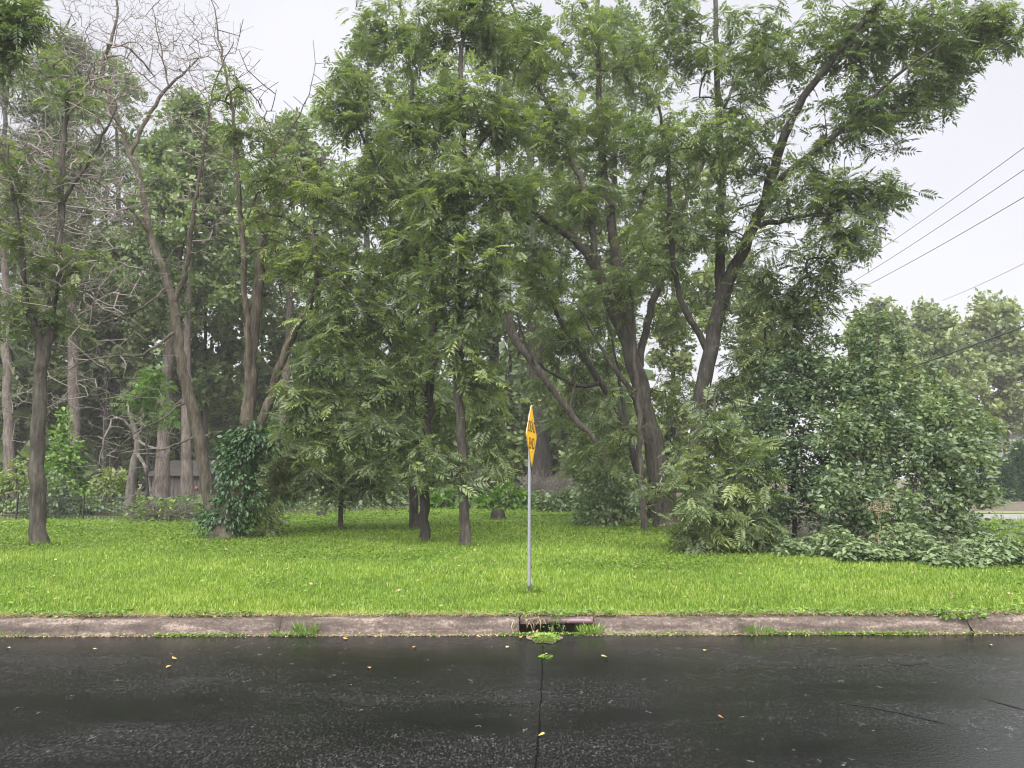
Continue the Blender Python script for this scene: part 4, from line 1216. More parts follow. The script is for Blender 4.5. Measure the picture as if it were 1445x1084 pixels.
    # dry flower stalk
    b = at(1238, 762, 12.7); b[2] = gz(12.7)
    r = empty("dry_flower_stalk", b, "dry beige branching flower stalk standing up out of the brambles", "dry weed")
    sk = Skel(3, .0035); rg = sk.rng
    top = at(1240, 724, 12.7)
    sk.limb(np.array([[*b[:2], b[2] - .03, .008], [*((b + top) / 2), .007], [*top, .006]]), -1, .1, .7)
    T = np.array([at(1240 + rg.uniform(-20, 22), 712 + rg.uniform(-8, 12), 12.7 + rg.uniform(-.2, .2)) for _ in range(20)])
    tips = sk.grow(T, .1, above=1.5)
    sk.radii()
    V, FF = sk.tubes(sk.par[:sk.n] >= 0, b, 4)
    mesh("stem", V, FF, M["straw"], r, b)
    p, d, s_, tn = leaves_at(sk, tips, rg, 5, .035, .08)
    scatter("seed_heads", BUNCH, p, d, s_, tn, rg, M["straw"], r, b, 1, kind="stuff")
    # house at the far right
    hm = rough_mat("grey_siding", [(0.4, (0.50, 0.50, 0.53)), (0.6, (0.58, 0.58, 0.61))], 3)
    Y = 60.0
    xl, xr = at(1395, 600, Y)[0], at(1520, 600, Y)[0]
    zt, zr = at(0, 612, Y)[2], at(0, 584, Y)[2]
    g0 = gz(Y)
    base = ((xl + xr) / 2, Y + 4, g0)
    h = empty("house", base, "pale grey house with a dark roof glimpsed behind the cedars at far right", "house")
    # lap siding boards
    nb = 14
    hb = (zt - g0) / nb
    bd = None
    for i in range(nb):
        V, Fq = boxes([(xl, Y, g0 + i * hb, xr, Y + .04, g0 + (i + 1) * hb - .015)])
        V[:4, 1] -= [0.02, 0.02, 0, 0]
        mesh("siding_board", V, Fq, hm, h, base)
    V, Fq = boxes([(xl + .02, Y + .06, g0, xr - .02, Y + 8, zt - .02)])
    mesh("wall", V, Fq, hm, h, base)
    xm = (xl + xr) / 2
    V = np.array([(xl - .4, Y - .4, zt + .01), (xr + .4, Y - .4, zt + .01), (xr + .4, Y + 4, zr), (xl - .4, Y + 4, zr), (xl - .4, Y + 8.4, zt + .01), (xr + .4, Y + 8.4, zt + .01)])
    mesh("roof", V, [np.array([[0, 1, 2, 3], [3, 2, 5, 4], [0, 4, 5, 1]]), np.array([[0, 3, 4], [1, 5, 2]])], rough_mat("roof_shingle", [(0.4, (0.06, 0.055, 0.06)), (0.6, (0.12, 0.11, 0.11))], 4), h, base)
    wx = at(1436, 650, Y)[0]
    V, Fq = boxes([(wx - .6, Y - .07, g0 + 1.0, wx + .6, Y - .025, g0 + 2.3)])
    f = mesh("window", V, Fq, plain("window_trim", (0.75, 0.75, 0.75), .5), h, base)
    V, Fq = boxes([(wx - .5, Y - .09, g0 + 1.1, wx + .5, Y - .072, g0 + 2.2)])
    mesh("pane", V, Fq, plain("window_glass", (0.03, 0.035, 0.04), .1), f, base)


def tube_path(P, r, k=6):
    sk = Skel(0); P = np.asarray(P, float)
    par = -1
    for i, p in enumerate(P):
        par = sk.add(p, par, r)
    sk.r = np.full(sk.n, r)
    return sk.tubes(np.ones(sk.n, bool), None, k)


def build_wires():
    wm = plain("cable", (0.035, 0.035, 0.04), 0.6); wg = plain("cable_grey", (0.13, 0.13, 0.14), 0.6)
    for (lb, a, c, ya, yc, r, m) in [
            ("topmost thin power line at upper right", (1700, 18, 0), (1150, 410, 0), 13, 42, .010, wg),
            ("second thin power line from the top at upper right", (1700, 62, 0), (1130, 440, 0), 13, 42, .010, wg),
            ("third thin power line sloping below the upper pair", (1700, 124, 0), (1150, 438, 0), 13, 42, .011, wg),
            ("short thin line crossing the hazy maple tops at the right edge", (1700, 232, 0), (1330, 424, 0), 16, 40, .009, wg),
            ("thick black service cable in front of the hazy maples", (1700, 362, 0), (1275, 522, 0), 10, 13.6, .014, wm)]:
        A, C = at(a[0], a[1], ya), at(c[0], c[1], yc)
        t = np.linspace(-1.1, 1, 60)[:, None]
        P = A * (1 - t) + C * t
        P[:, 2] -= 0.25 * (4 * np.clip(t[:, 0], 0, 1) * (1 - t[:, 0])) * (yc - ya) / 30
        V, FF = tube_path(P, r)
        o = mesh("power_line", V, FF, m)
        tag(o, lb, "power line", "overhead lines at the right")


# ------------------------------------------------------------------ things on the lawn and road
def build_sign():
    base = gp(747.5, 838)
    Y = base[1]
    s = empty("road_sign", base, "yellow diamond DEAD END sign on a grey steel post seen almost edge on", "road sign")
    ctr = at(750, 615, Y)
    topz = at(750, 571, Y)[2]
    th = math.radians(90 - 11.2)                      # direction in which the text runs (from +X)
    u = np.array([math.cos(th), math.sin(th), 0]); nrm = np.array([math.sin(th), -math.cos(th), 0]); up = np.array([0, 0, 1.0])
    half = 0.405
    # plate with rounded corners
    rr = 0.04
    pts = []
    for k in range(4):
        a = math.pi / 2 * k
        c = np.array([math.cos(a), math.sin(a)]) * (half - rr * math.sqrt(2))
        for q in np.linspace(-math.pi / 4, math.pi / 4, 5):
            pts.append(c + rr * np.array([math.cos(a + q), math.sin(a + q)]))
    pts = np.array(pts)
    n = len(pts)

    def plate(sc, off, thick):
        a = [ctr + u * p[0] * sc + up * p[1] * sc + nrm * off for p in pts]
        b = [ctr + u * p[0] * sc + up * p[1] * sc + nrm * (off - thick) for p in pts]
        V = np.array(a + b)
        Q = np.array([[i, i + n, (i + 1) % n + n, (i + 1) % n] for i in range(n)])
        return V, [np.array([list(range(n))]), np.array([list(range(2 * n - 1, n - 1, -1))]), Q]
    yel = plain("sign_yellow", (0.90, 0.47, 0.006), .45)
    blk = plain("sign_black", (0.012, 0.012, 0.012), .5)
    stl = plain("galvanised_steel", (0.22, 0.235, 0.26), .5, 0.4)
    alu = plain("aluminium_edge", (0.45, 0.40, 0.34), .5, .3)
    V, FF = plate(1.0, 0.0, 0.003); mesh("sign_back", V, FF, alu, s, base)
    V, FF = plate(0.995, 0.0035, 0.003); mesh("sign_face", V, FF, yel, s, base)
    # thin black border line
    a1 = [ctr + u * p[0] * .955 + up * p[1] * .955 + nrm * .0048 for p in pts]; a2 = [ctr + u * p[0] * .93 + up * p[1] * .93 + nrm * .0048 for p in pts]
    mesh("border", np.array(a1 + a2), [np.array([[i, (i + 1) % n, (i + 1) % n + n, i + n] for i in range(n)])], blk, s, base)
    for word, dz in (("DEAD", 0.105), ("END", -0.105)):
        cu = bpy.data.curves.new("lettering", 'FONT')
        cu.body = word; cu.size = 0.2; cu.align_x = 'CENTER'; cu.align_y = 'CENTER'; cu.extrude = 0.0008
        to = bpy.data.objects.new("lettering", cu)
        link(to)
        dg = bpy.context.evaluated_depsgraph_get()
        me = bpy.data.meshes.new_from_object(to.evaluated_get(dg))
        bpy.data.objects.remove(to)
        o = bpy.data.objects.new("lettering", me)
        me.materials.clear(); me.materials.append(blk)
        link(o, s)
        mat = Matrix((( u[0], up[0], nrm[0], 0), (u[1], up[1], nrm[1], 0), (u[2], up[2], nrm[2], 0), (0, 0, 0, 1)))
        o.matrix_local = Matrix.Translation(Vector(ctr + nrm * .0055 + up * dz - base)) @ mat
    # U-channel post
    pz1 = topz - base[2] - 0.12
    prof = [(-.040, 0), (-.022, 0), (-.018, -.026), (.018, -.026), (.022, 0), (.040, 0), (.040, .004), (.026, .004), (.0215, -.0225), (-.0215, -.0225), (-.026, .004), (-.040, .004)]
    c0 = np.array([base[0], base[1], 0]); c1 = np.array([ctr[0], ctr[1], 0]) - nrm * .012
    V = []
    for z in (-0.3, pz1):
        f = min(1, max(0, (z) / (ctr[2] - base[2])))
        c = c0 * (1 - f) + c1 * f
        for (a, b) in prof:
            V.append(c + u * a + nrm * (b) + np.array([0, 0, base[2] + z]))
    k = len(prof)
    Q = [[i, (i + 1) % k, (i + 1) % k + k, i + k] for i in range(k)]
    mesh("post", np.array(V), [np.array(Q), np.array([list(range(k))[::-1], list(range(k, 2 * k))])], stl, s, base)
    V, Fq = boxes([(base[0] - .034, base[1] - .05, base[2] - .1, base[0] + .034, base[1] + .045, base[2] + .10)])
    mesh("base_sleeve", V, Fq, plain("rusty_sleeve", (0.05, 0.045, 0.045), .6), s, base)
    for dz in (-.2, .2):
        c = ctr + up * dz + nrm * .006
        V = np.array([c + (u * math.cos(a) + up * math.sin(a)) * .012 + nrm * h for h in (0, .008) for a in np.arange(6) * math.pi / 3])
        mesh("bolt", V, [np.array([list(range(6, 12))]), np.array([[i, (i + 1) % 6, (i + 1) % 6 + 6, i + 6] for i in range(6)])], stl, s, base)


def build_fence():
    fm = plain("black_iron", (0.012, 0.014, 0.014), .5)
    a = gp(-60, 735); Y = 22.7
    x0, x1 = at(-260, 730, Y)[0], at(178, 730, Y)[0]
    b = np.array([x0, Y, gz(Y)])
    f = empty("picket_fence", b, "low black iron picket fence at the far left end of the lawn", "fence")
    for z in (.12, .62):
        V, Fq = boxes([(x0, Y - .012, b[2] + z, x1, Y + .012, b[2] + z + .03)]); mesh("rail", V, Fq, fm, f, b)
    pk = None
    n = int((x1 - x0) / .105)
    for i in range(n):
        if pk is None:
            V, Fq = boxes([(-.007, -.026, 0.03, .007, -.013, .72)])
            pk = mesh("picket", V, Fq, fm, f)
        else:
            o = pk.copy(); link(o, f)
            o.location.x = i * .105 + .05
    po = None
    for i in range(int((x1 - x0) / 2.0) + 1):
        if po is None:
            V, Fq = boxes([(-.022, .014, -.05, .022, .058, .80)]); po = mesh("fence_post", V, Fq, fm, f)
        else:
            o = po.copy(); link(o, f); o.location.x = i * 2.0


def build_shed():
    Y = 36.0
    xl, xr = at(214, 690, Y)[0], at(293, 690, Y)[0]
    g0 = gz(Y); zt = at(250, 672, Y)[2]; zr = at(250, 653, Y)[2]
    base = np.array([(xl + xr) / 2, Y, g0])
    s = empty("shed", base, "weathered grey brown board shed with a lean roof between the left trunks", "shed")
    wm = rough_mat("weathered_board", [(0.35, (0.05, 0.042, 0.038)), (0.65, (0.11, 0.094, 0.086))], 5, 6, .85, .4, .01, (3, 1, .3))
    n = 15; w = (xr - xl) / n
    for i in range(n):
        if i in (8, 9, 10):
            continue
        V, Fq = boxes([(xl + i * w, Y, g0, xl + (i + 1) * w - .014, Y + .025 + .008 * (i % 2), zt)]); mesh("board", V, Fq, wm, s, base)
    dx = xl + 8 * w
    V, Fq = boxes([(dx, Y + .04, g0, dx + 3 * w - .014, Y + .07, zt - .1)]); d = mesh("door", V, Fq, plain("shed_door", (0.12, 0.108, 0.105), .8), s, base)
    V, Fq = boxes([(dx + .05, Y + .01, g0 + .8, dx + .09, Y + .038, g0 + 1.0)]); mesh("handle", V, Fq, plain("latch", (0.05, 0.05, 0.05), .4), d, base)
    V, Fq = boxes([(xl, Y + .06, g0, xl + .04, Y + 2.2, zt + .2), (xr - .055, Y + .075, g0, xr - .015, Y + 2.2, zt + .2), (xl + .045, Y + 2.16, g0, xr - .06, Y + 2.2, zt + .3)]); mesh("side_walls", V, Fq, wm, s, base)
    V = np.array([(xl - .2, Y - .3, zt + .01), (xr + .2, Y - .3, zt + .01), (xr + .2, Y + 2.4, zr + .1), (xl - .2, Y + 2.4, zr + .1)])
    V = np.vstack([V, V + np.array([0, 0, .06])])
    mesh("roof", V, [np.array([[3, 2, 1, 0], [4, 5, 6, 7], [0, 1, 5, 4], [1, 2, 6, 5], [2, 3, 7, 6], [3, 0, 4, 7]])], rough_mat("shed_roof", [(0.4, (0.045, 0.040, 0.038)), (0.6, (0.085, 0.076, 0.072))], 4), s, base)
    # the round orange float hung on the shed front
    c = at(277, 689, Y - .12)
    V, Q = [], []
    for i in range(9):
        for j in range(12):
            a, b_ = math.pi * i / 8, 2 * math.pi * j / 12
            V.append(c + .085 * np.array([math.sin(a) * math.cos(b_), math.sin(a) * math.sin(b_), math.cos(a)]))
    for i in range(8):
        for j in range(12):
            Q.append([i * 12 + j, (i + 1) * 12 + j, (i + 1) * 12 + (j + 1) % 12, i * 12 + (j + 1) % 12])
    o = mesh("ball", np.array(V) - c, [np.array(Q)], plain("orange_ball", (0.30, 0.085, 0.04), .6), smooth=True); o.location = c
    tag(o, "small orange ball hung on the front of the shed", "ball")


def mound(name, label, cat, seed, px, py, wpx, hpx, n, L, mat, tint=.5, tmpl=None, dy=.7, group=None, twigs=0, Y=None):
    """a low mound of leaves with stems, standing on the ground"""
    rg = np.random.default_rng(seed)
    p = gp(px, py)
    if Y: p = at(px, py, Y); p[2] = gz(Y)
    Y = p[1]; k = Y / F_PX
    r = empty(name, p, label, cat, group)
    v = unit(rg.normal(0, 1, (n, 3))); v[:, 2] = np.abs(v[:, 2])
    rad = rg.uniform(.35, 1, n) ** .5
    lump = 1 + .25 * np.sin(v[:, 0] * 6 + seed) * np.sin(v[:, 2] * 5 + seed * 2)
    pos = v * (rad * lump)[:, None] * np.array([wpx * k / 2, dy, hpx * k]) + np.array([0, 0, .03])
    d = unit(v * np.array([1, 1, .3]) + rg.normal(0, .6, (n, 3)) + np.array([0, -.1, -.15]))
    if mat:
        scatter("leaves", tmpl or SIMPLE, pos, d, L * rg.uniform(.65, 1.25, n), np.clip(tint + .15 * v[:, 2] + rg.normal(0, .17, n), 0, 1), rg, M[mat], r, None, .5)
    sk = Skel(seed, .006)
    for _ in range(twigs or 10):
        s0 = sk.add(np.array([rg.normal(0, wpx * k * .2), rg.normal(0, .2), -.02]), -1)
        q = sk.P[s0]; t = pos[rg.integers(0, n)]
        sk.limb(np.array([[*q, .012], [*(q * .4 + t * .6 + np.array([0, 0, .1 * hpx * k])), .009], [*t, .005]]), s0, .2)
        if twigs:
            t2 = t + rg.normal(0, .25, 3); t2[2] = max(.05, t2[2]); sk.limb(np.array([[*(q * .4 + t * .6), .008], [*t2, .004]]), sk.n - 2, .2)
    sk.radii()
    V, FF = sk.tubes(sk.par[:sk.n] >= 0, None, 4)
    mesh("stems", V, FF, M["deadwood" if twigs else "bark_brown"], r)
    return r


def build_undergrowth():
    U = "bushes along the back edge of the lawn"
    mound("bush", "light green leafy bush beside the left forked trunk", "bush", 201, 88, 722, 60, 130, 1500, .2, "bright", .35, group=U, Y=25.5)
    mound("bush", "dark green bush hugging the fence between the left trunks", "bush", 202, 70, 735, 60, 60, 900, .16, "shrub", .35, group=U, Y=23.6)
    mound("bush", "low bush at the foot of the stout pink pine", "bush", 203, 112, 733, 50, 34, 700, .16, "bright", .4, group=U, Y=25.2)
    mound("bush", "dim bush behind the fence at the frame's left edge", "bush", 204, 10, 728, 90, 70, 1300, .18, "shade", .6, group=U, Y=26.5)
    mound("bush", "shaded bush in the dip right of the stout pink pine", "bush", 205, 155, 722, 90, 60, 1300, .18, "shade", .7, group=U, Y=28)
    mound("vine_heap", "brown brush heap overgrown with vines left of the ivy clad fork", "brush heap", 206, 236, 737, 112, 30, 520, .12, "clover", .4, dy=.9, twigs=200, Y=22.5)
    mound("bush", "feathery dark bush behind the young walnut", "bush", 207, 440, 716, 160, 70, 1700, .22, "shade", .55, group=U, Y=33)
    mound("bush", "shaded bush left of the central pair of stems", "bush", 208, 540, 716, 110, 60, 1300, .2, "shade", .5, group=U, Y=32)
    mound("plant_clump", "big leaved rhubarb like clump left of the sign post", "plant", 209, 715, 727, 90, 34, 420, .30, "bright", .28, group=U, Y=29)
    mound("plant_clump", "big leaved clump between the two central stems", "plant", 210, 630, 725, 70, 30, 420, .26, "bright", .3, group=U, Y=29.5)
    mound("bush", "leafy hedge of weeds right of the sign post at the back of the lawn", "bush", 211, 810, 730, 130, 32, 1100, .2, "shrub", .5, group=U, Y=27.5)
    mound("bush", "weedy bush at the foot of the slim sapling", "bush", 212, 868, 737, 90, 44, 1000, .18, "shrub", .5, group=U, Y=24)
    mound("bush", "fresh green bush rising left of the thick walnut", "bush", 213, 856, 728, 92, 98, 1300, .16, "shrub", .62, group=U, Y=20.3)
    mound("brush_pile", "tangled heap of brown dead branches behind the sign post", "brush heap", 214, 760, 716, 170, 52, 30, .12, None, dy=1.2, twigs=260, Y=33)
    mound("brush_pile", "pale dry branches piled under the trees left of the sign", "brush heap", 215, 665, 714, 70, 60, 30, .12, None, dy=1.0, twigs=120, Y=34)
    # ivy sprig + seedlings at the lawn
    mound("seedling", "small fern leaved seedling on the lawn right of the ivy clad trunk", "seedling", 216, 376, 742, 34, 40, 34, .42, "walnut", .5, PINN, dy=.4, Y=17.2)
    # leaf litter plants behind the lawn edge: one carpet
    rg = np.random.default_rng(220)
    N = 11000
    X = rg.uniform(-24, 14, N); Y = lawn_limits(X) + np.where(X < -8, rg.uniform(1.2, 9, N), np.where(X > 5, rg.uniform(-.2, 4.5, N), rg.uniform(-.8, 9, N)))
    Z = gz(Y) + rg.uniform(.02, .3, N) + .22 * np.abs(np.sin(X * 1.1) * np.sin(Y * .9 + X * .3))
    az = rg.uniform(0, 6.283, N)
    o = scatter("undergrowth", SIMPLE, np.stack([X, Y, Z], 1), unit(np.stack([np.cos(az), np.sin(az), rg.normal(-.1, .3, N)], 1)), np.where(X > 4, .5, 1.0) * rg.uniform(.13, .30, N),
                np.clip(rg.normal(.4, .22, N), 0, 1), rg, M["shrub"], roll=.5, kind="stuff")
    tag(o, "knee high green undergrowth on the wood floor behind the lawn", "undergrowth")
    # two old stumps
    for lb, px, py, w, h in (("low rotten stump in the left half of the lawn", 453, 728, .17, .14), ("dark short stump in front of the big leaved clump", 703, 733, .2, .28)):
        p = gp(px, py)
        rg = np.random.default_rng(px)
        k = 14; V = []
        for z, f in ((-.03, 1.25), (h * .4, 1.0), (h, .92), (h * .9, .5)):
            for j in range(k):
                a = 2 * math.pi * j / k
                q = w * f * (1 + .12 * math.sin(3 * a + px) + rg.normal(0, .05))
                V.append((q * math.cos(a), q * math.sin(a), z + (rg.normal(0, .02) if z > 0 else 0)))
        Q = [[i * k + j, i * k + (j + 1) % k, (i + 1) * k + (j + 1) % k, (i + 1) * k + j] for i in range(3) for j in range(k)]
        o = mesh("tree_stump", np.array(V), [np.array(Q), np.array([list(range(3 * k, 4 * k))])], M["bark_dark"], smooth=True); o.location = p
        tag(o, lb, "stump")


def weed(name, label, seed, p, w, h, n, L, mat="weed", tint=.45, kind=None, group=None, cat="weed", dy=.5, grass=False):
    rg = np.random.default_rng(seed)
    r = empty(name, p, label, cat, group)
    a = rg.uniform(0, 6.283, n); q = np.sqrt(rg.random(n))
    pos = np.stack([np.cos(a) * q * w, np.sin(a) * q * w * dy, np.abs(rg.normal(0, .4, n)) * h * (1.1 - q)], 1)
    if grass:
        pos[:, 2] = 0
        d = unit(np.stack([np.cos(a) * .5, np.sin(a) * .5, np.ones(n)], 1) + rg.normal(0, .25, (n, 3)))
        t = [(np.array([(0, -.035, 0), (.6, -.03, 0), (1, 0, -.12), (.6, .03, 0)], float), np.array([[0, 1, 2, 3]]))]
        sc = h * rg.uniform(.6, 1.3, n)
    else:
        d = unit(np.stack([np.cos(a), np.sin(a), rg.normal(.15, .3, n)], 1) + rg.normal(0, .35, (n, 3)))
        t = SIMPLE; sc = L * rg.uniform(.6, 1.3, n)
    scatter("leaves", t, pos, d, sc, np.clip(tint + rg.normal(0, .2, n), 0, 1), rg, M[mat], r, None, .5)
    return r


def build_trunk_grass():
    """longer grass and old leaves the mower misses round each trunk standing in the lawn"""
    rg = np.random.default_rng(500)
    PP, DD, SS, TT = [], [], [], []
    for px, py, Y, w in ((54, 767, 15.3, .2), (316, 755, 16.7, .45), (657, 767, 15, .14), (598, 759, 16, .15), (585, 741, 19, .16), (480, 736, 19, .1), (910, 745, 18.5, .12), (940, 742, 19.5, .4), (747.5, 838, None, .06)):
        p = gp(px, py) if Y is None else at(px, py, Y)
        p[2] = gz(p[1])
        n = int(240 + 500 * w)
        a = rg.uniform(0, 6.283, n); q = w + np.abs(rg.normal(0, .09, n))
        PP.append(np.stack([p[0] + np.cos(a) * q, p[1] + np.sin(a) * q, np.full(n, p[2])], 1))
        DD.append(unit(np.stack([np.cos(a) * .35, np.sin(a) * .35, np.ones(n)], 1) + rg.normal(0, .25, (n, 3))))
        SS.append(rg.uniform(.05, .15, n)); TT.append(np.clip(rg.normal(.3, .22, n), 0, 1))
    t = [(np.array([(0, -.045, 0), (.6, -.04, 0), (1, 0, -.12), (.6, .04, 0)], float), np.array([[0, 1, 2, 3]]))]
    o = scatter("long_grass", t, np.vstack(PP), np.vstack(DD), np.concatenate(SS), np.concatenate(TT), rg, M["grass"], roll=.6, kind="stuff")
    tag(o, "longer grass left standing round the trunk bases", "grass")


def build_gutter(x0, x1, ky):
    rg = np.random.default_rng(300)
    G = "weeds growing in the gutter"

    def gpt(px, dy=.045, z=.0):
        x = road_pt(px, 893, .0)[0]
        return np.array([x, kerb_y(x) + dy, z])
    # fine strip of moss, seedlings and grit along the gutter
    N = 10000
    px = rg.uniform(-8, 8, N)
    den = .07 + .8 * (np.sin(px * 1.9 + 1) + .6 * np.sin(px * 5.3) > .25) + .2 * (px > .6)
    k = rg.random(N) < den
    px = px[k]; N = len(px)
    pos = np.stack([px, kerb_y(px) + np.abs(rg.normal(.012, .022, N)) - .005, np.full(N, .004) + rg.uniform(0, .02, N)], 1)
    az = rg.uniform(0, 6.283, N)
    o = scatter("gutter_weeds", SIMPLE, pos, unit(np.stack([np.cos(az), np.sin(az), rg.uniform(-.1, .9, N)], 1)), rg.uniform(.012, .034, N), np.clip(rg.normal(.5, .25, N), 0, 1), rg, M["weed"], roll=.5, kind="stuff")
    tag(o, "fine strip of moss and seedlings in the gutter along the kerb", "weeds")
    N = 6000
    px = rg.uniform(-10, 10, N)
    pos = np.stack([px, kerb_y(px) + rg.normal(.015, .02, N), np.full(N, .007)], 1)
    az = rg.uniform(0, 6.283, N)
    o = scatter("gutter_litter", SIMPLE, pos, unit(np.stack([np.cos(az), np.sin(az), rg.normal(0, .15, N)], 1)), rg.uniform(.01, .03, N), np.clip(rg.normal(.5, .25, N), 0, 1), rg, M["litter"], roll=.3, kind="stuff")
    tag(o, "crumbs of dry leaves and grit along the gutter", "litter")
    # dry thatch lying over the kerb edge
    N = 16000
    px = rg.uniform(-12, 12, N)
    pos = np.stack([px, kerb_y(px) + .225 + np.abs(rg.normal(0, .05, N)) - .03 * rg.random(N), np.full(N, .155) + rg.uniform(0, .03, N)], 1)
    az = rg.normal(-1.57, 1.1, N)
    t = [(np.array([(0, -.03, 0), (.6, -.03, .1), (1, 0, -.15), (.6, .03, .1)], float), np.array([[0, 1, 2, 3]]))]
    o = scatter("thatch", t, pos, unit(np.stack([np.cos(az), np.sin(az), rg.normal(.15, .25, N)], 1)), rg.uniform(.03, .09, N), np.clip(rg.normal(.5, .25, N), 0, 1), rg, M["litter"], roll=.6, kind="stuff")
    tag(o, "dry straw coloured thatch at the lawn edge over the kerb", "thatch")
    N = 5000                                                                # low creeping weeds at the lawn edge
    px = rg.uniform(-10, 10, N)
    k = (np.sin(px * 1.3 + .7) + np.sin(px * 3.7) > .1) | (px > 2.2)
    px = px[k]; N = len(px)
    pos = np.stack([px, kerb_y(px) + .27 + rg.normal(0, .05, N), .16 + rg.uniform(0, .05, N)], 1)
    az = rg.uniform(0, 6.283, N)
    o = scatter("edge_weeds", SIMPLE, pos, unit(np.stack([np.cos(az), np.sin(az) - .3, rg.normal(.1, .3, N)], 1)), rg.uniform(.025, .055, N), np.clip(rg.normal(.25, .2, N), 0, 1), rg, M["weed"], roll=.5, kind="stuff")
    tag(o, "creeping broad leaved weeds along the lawn edge above the kerb", "weeds")
    for i, (lb, px_, w, h, n, gr, tn) in enumerate([
            ("small green tuft in the gutter near the left frame edge", 30, .14, .06, 70, True, .4),
            ("long low green strip of weed in the gutter left of the crack", 290, .42, .05, 260, True, .45),
            ("small weed in the gutter right of the left kerb joint", 175, .05, .05, 40, True, .45),
            ("tallest weed tuft growing from the broken kerb joint on the left", 437, .10, .14, 110, True, .4),
            ("weed tuft leaning out of the kerb joint left of the tallest tuft", 405, .12, .07, 80, True, .5),
            ("weed tuft at the right end of the storm drain", 832, .12, .12, 170, True, .5),
            ("pale weed strip just right of the storm drain in the gutter", 900, .3, .05, 190, True, .55),
            ("bushy green tuft in the gutter below the right kerb joint", 1068, .13, .10, 190, True, .4),
            ("low weed strip in the gutter right of the bushy tuft", 1150, .3, .06, 210, True, .42),
            ("ragged weed strip in the gutter further right", 1260, .34, .06, 220, True, .45)]):
        weed("weed_tuft", lb, 310 + i, gpt(px_), w, h, n, .05, tint=tn, group=G, grass=gr)
    # the little weedy delta in front of the drain
    p = np.array([road_pt(769, 903)[0], road_pt(769, 903)[1], 0.004])
    n_ = 26; rg2 = np.random.default_rng(9)
    V = [(0, 0, .03)] + [(.17 * math.cos(a) * (1 + .2 * math.sin(3 * a)) , .20 * math.sin(a) * (1 + .15 * math.sin(5 * a + 1)) + .03, 0.0) for a in np.linspace(0, 6.283, n_, endpoint=False)]
    Vn = np.array(V)
    r = empty("weed_patch", p, "weedy patch of silt and leaves spilling onto the asphalt from the storm drain", "weeds")
    mesh("silt", Vn, [np.array([[0, 1 + i, 1 + (i + 1) % n_] for i in range(n_)])], plain("silt", (0.13, 0.10, 0.07), .9), r)
    n = 620
    a = rg2.uniform(0, 6.283, n); q = np.sqrt(rg2.random(n))
    pos = np.stack([np.cos(a) * q * .13, np.sin(a) * q * .18 - .02, .015 + .03 * (1 - q)], 1)
    scatter("leaves", SIMPLE, pos, unit(np.stack([np.cos(a), np.sin(a), rg2.uniform(0, 1, n)], 1)), rg2.uniform(.015, .034, n), np.clip(rg2.normal(.6, .2, n), 0, 1), rg2, M["weed"], r)
    weed("weed_tuft", "tiny pale weed sprouting from the seam in front of the weedy patch", 330, np.array([*road_pt(769, 928)[:2], .003]), .045, .04, 60, .03, tint=.65, group=G)
    # vine over the kerb right, straw bundle and trailing plant at the drain
    weed("creeper", "trailing vine hanging over the broken kerb at far right", 331, np.array([road_pt(1366, 880, .1)[0], kerb_y(6) + .22, .15]), .30, .10, 150, .06, tint=.35, cat="creeper")
    xs = road_pt(752, 885, .05)[0]
    b = np.array([xs, ky + .12, .15])
    r = empty("straw_tuft", b, "dry pale straw hanging down over the left end of the storm drain", "dry grass")
    n = 26
    rg3 = np.random.default_rng(332)
    d = unit(np.stack([rg3.normal(-.2, .5, n), rg3.uniform(-1, -.4, n), rg3.uniform(-1.4, .1, n)], 1))
    scatter("stalks", [(np.array([(0, -.022, 0), (.6, -.02, .05), (1, 0, -.1), (.6, .02, .05)], float), np.array([[0, 1, 2, 3]]))], np.stack([rg3.normal(0, .10, n), rg3.normal(0, .02, n), np.zeros(n)], 1), d, rg3.uniform(.08, .2, n), np.clip(rg3.normal(.6, .2, n), 0, 1), rg3, M["litter"], r)
    b = np.array([road_pt(785, 880, .1)[0], ky + .10, .16])
    r = empty("trailing_weed", b, "small leaved weed trailing over the iron lip of the storm drain", "weed")
    n = 60
    pos = np.stack([rg3.normal(0, .05, n), rg3.normal(-.02, .02, n), rg3.uniform(-.14, .04, n)], 1)
    scatter("leaves", SIMPLE, pos, unit(rg3.normal(0, 1, (n, 3)) + np.array([0, -.5, .2])), rg3.uniform(.02, .04, n), np.clip(rg3.normal(.5, .2, n), 0, 1), rg3, M["weed"], r)
    sk = Skel(2, .002)
    for _ in range(6):
        s0 = sk.add(np.array([rg3.normal(0, .03), .02, .0]), -1); q = sk.P[s0]
        sk.limb(np.array([[*q, .003], [q[0] * 1.5, -.04, .02, .003], [q[0] * 2, -.06, -.11, .002]]), s0, .03)
    sk.radii(); V, FF = sk.tubes(sk.par[:sk.n] >= 0, None, 4); mesh("stems", V, FF, M["weed"], r)
    # fallen leaves on the asphalt, each its own
    ym = plain("yellow_leaf", (0.40, 0.29, 0.09), .6); om = plain("orange_leaf", (0.36, 0.19, 0.07), .6); pm = plain("pale_leaf", (0.55, 0.47, 0.24), .6)
    rm = plain("rusty_leaf", (0.36, 0.11, 0.05), .6)
    FL = "fallen leaves on the wet road"
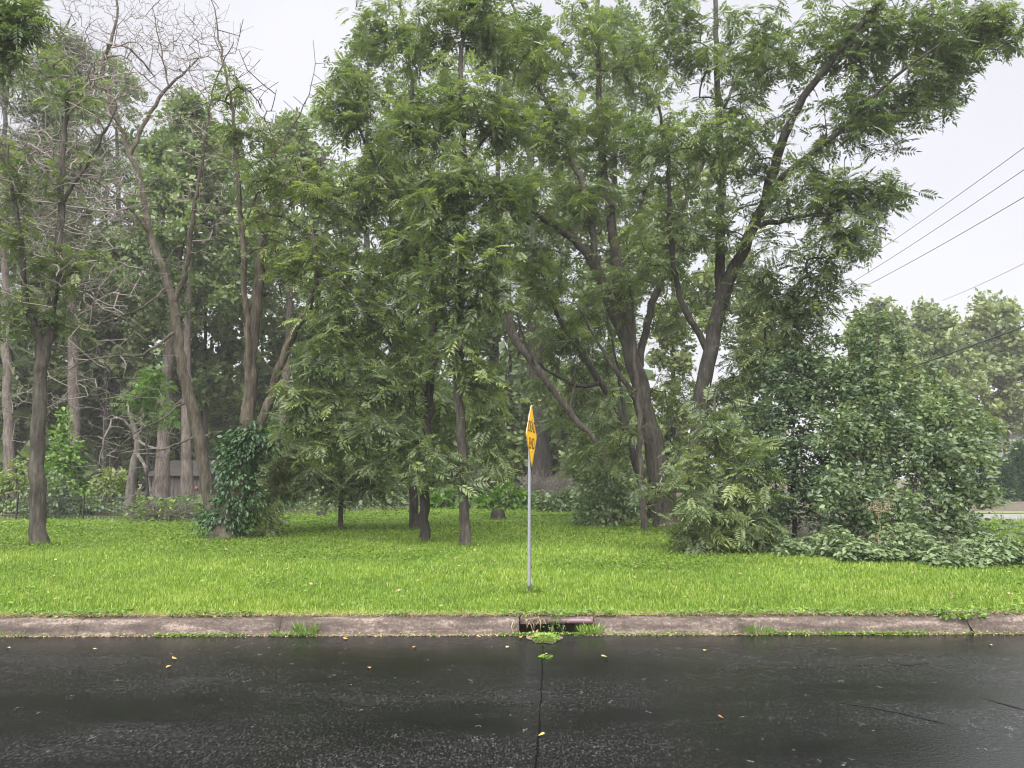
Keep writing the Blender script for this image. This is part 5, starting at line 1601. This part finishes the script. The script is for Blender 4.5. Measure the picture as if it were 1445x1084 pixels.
    for i, (lb, px_, py_, L_, m_) in enumerate([
            ("yellow fallen leaf on the road left of centre, farther of a pair", 246, 930, .055, ym), ("pale orange fallen leaf on the road left of centre, nearer of a pair", 238, 941, .06, om),
            ("yellow fallen leaf at the gutter edge left of the sign", 487, 901, .07, ym), ("yellow leaf on the road near the gutter between two others", 585, 913, .055, om),
            ("lone orange leaf on the dark road left of the seam", 521, 942, .05, om), ("yellow leaf close beside the seam low in the picture", 764, 1039, .05, ym),
            ("large pale yellow leaf on the road right of the drain", 853, 928, .065, pm), ("orange yellow leaf on the road well right of the drain", 995, 918, .06, ym),
            ("reddish leaf lying low on the road to the right of the seam", 1018, 1015, .055, rm), ("white speck of a leaf near the road edge at far right", 1397, 910, .05, pm),
            ("pale leaf by the gutter at the left frame edge", 12, 914, .04, pm), ("tiny pale leaf on the road left of the leaf pair", 134, 916, .035, pm),
            ("pale leaf on the road edge short of the storm drain", 716, 913, .05, pm), ("small yellow leaf at the gutter left of the drain", 676, 900, .055, ym),
            ("rust coloured leaf on the silt beside the weedy patch", 757, 904, .09, rm), ("brown orange leaf in the gutter at the drain's left end", 735, 899, .06, om)]):
        rgl = np.random.default_rng(400 + i)
        p = road_pt(px_, py_, .008)
        V, Q = blade_leaf(.34, .10, .05)
        a = rgl.uniform(0, 6.283)
        Rm = np.array([[math.cos(a), -math.sin(a), 0], [math.sin(a), math.cos(a), 0], [0, 0, 1]])
        V = (V - np.array([.5, 0, -.05])) * L_ @ Rm.T
        V[:, 2] += .004
        V[:, 2] += (V[:, 0] * rgl.normal(0, .25))
        V[:, 2] -= V[:, 2].min()
        if i in (14,): p[2] = .03
        o = mesh("fallen_leaf", V, [Q], m_); o.location = p
        tag(o, lb, "fallen leaf", FL)
    # pale debris in the drain mouth
    weed("leaf_litter", "dry tan leaves caught in the mouth of the storm drain", 450, np.array([road_pt(752, 890)[0], ky + .05, .0]), .08, .05, 34, .045, "litter", .65, cat="dry leaves")


build_ground()
build_haze()
build_road()
x0, x1, ky = build_kerb()
build_lawn()
build_wood()
build_trees()
build_right_side()
build_undergrowth()
build_fence()
build_shed()
build_sign()
build_wires()
build_trunk_grass()
build_gutter(x0, x1, ky)
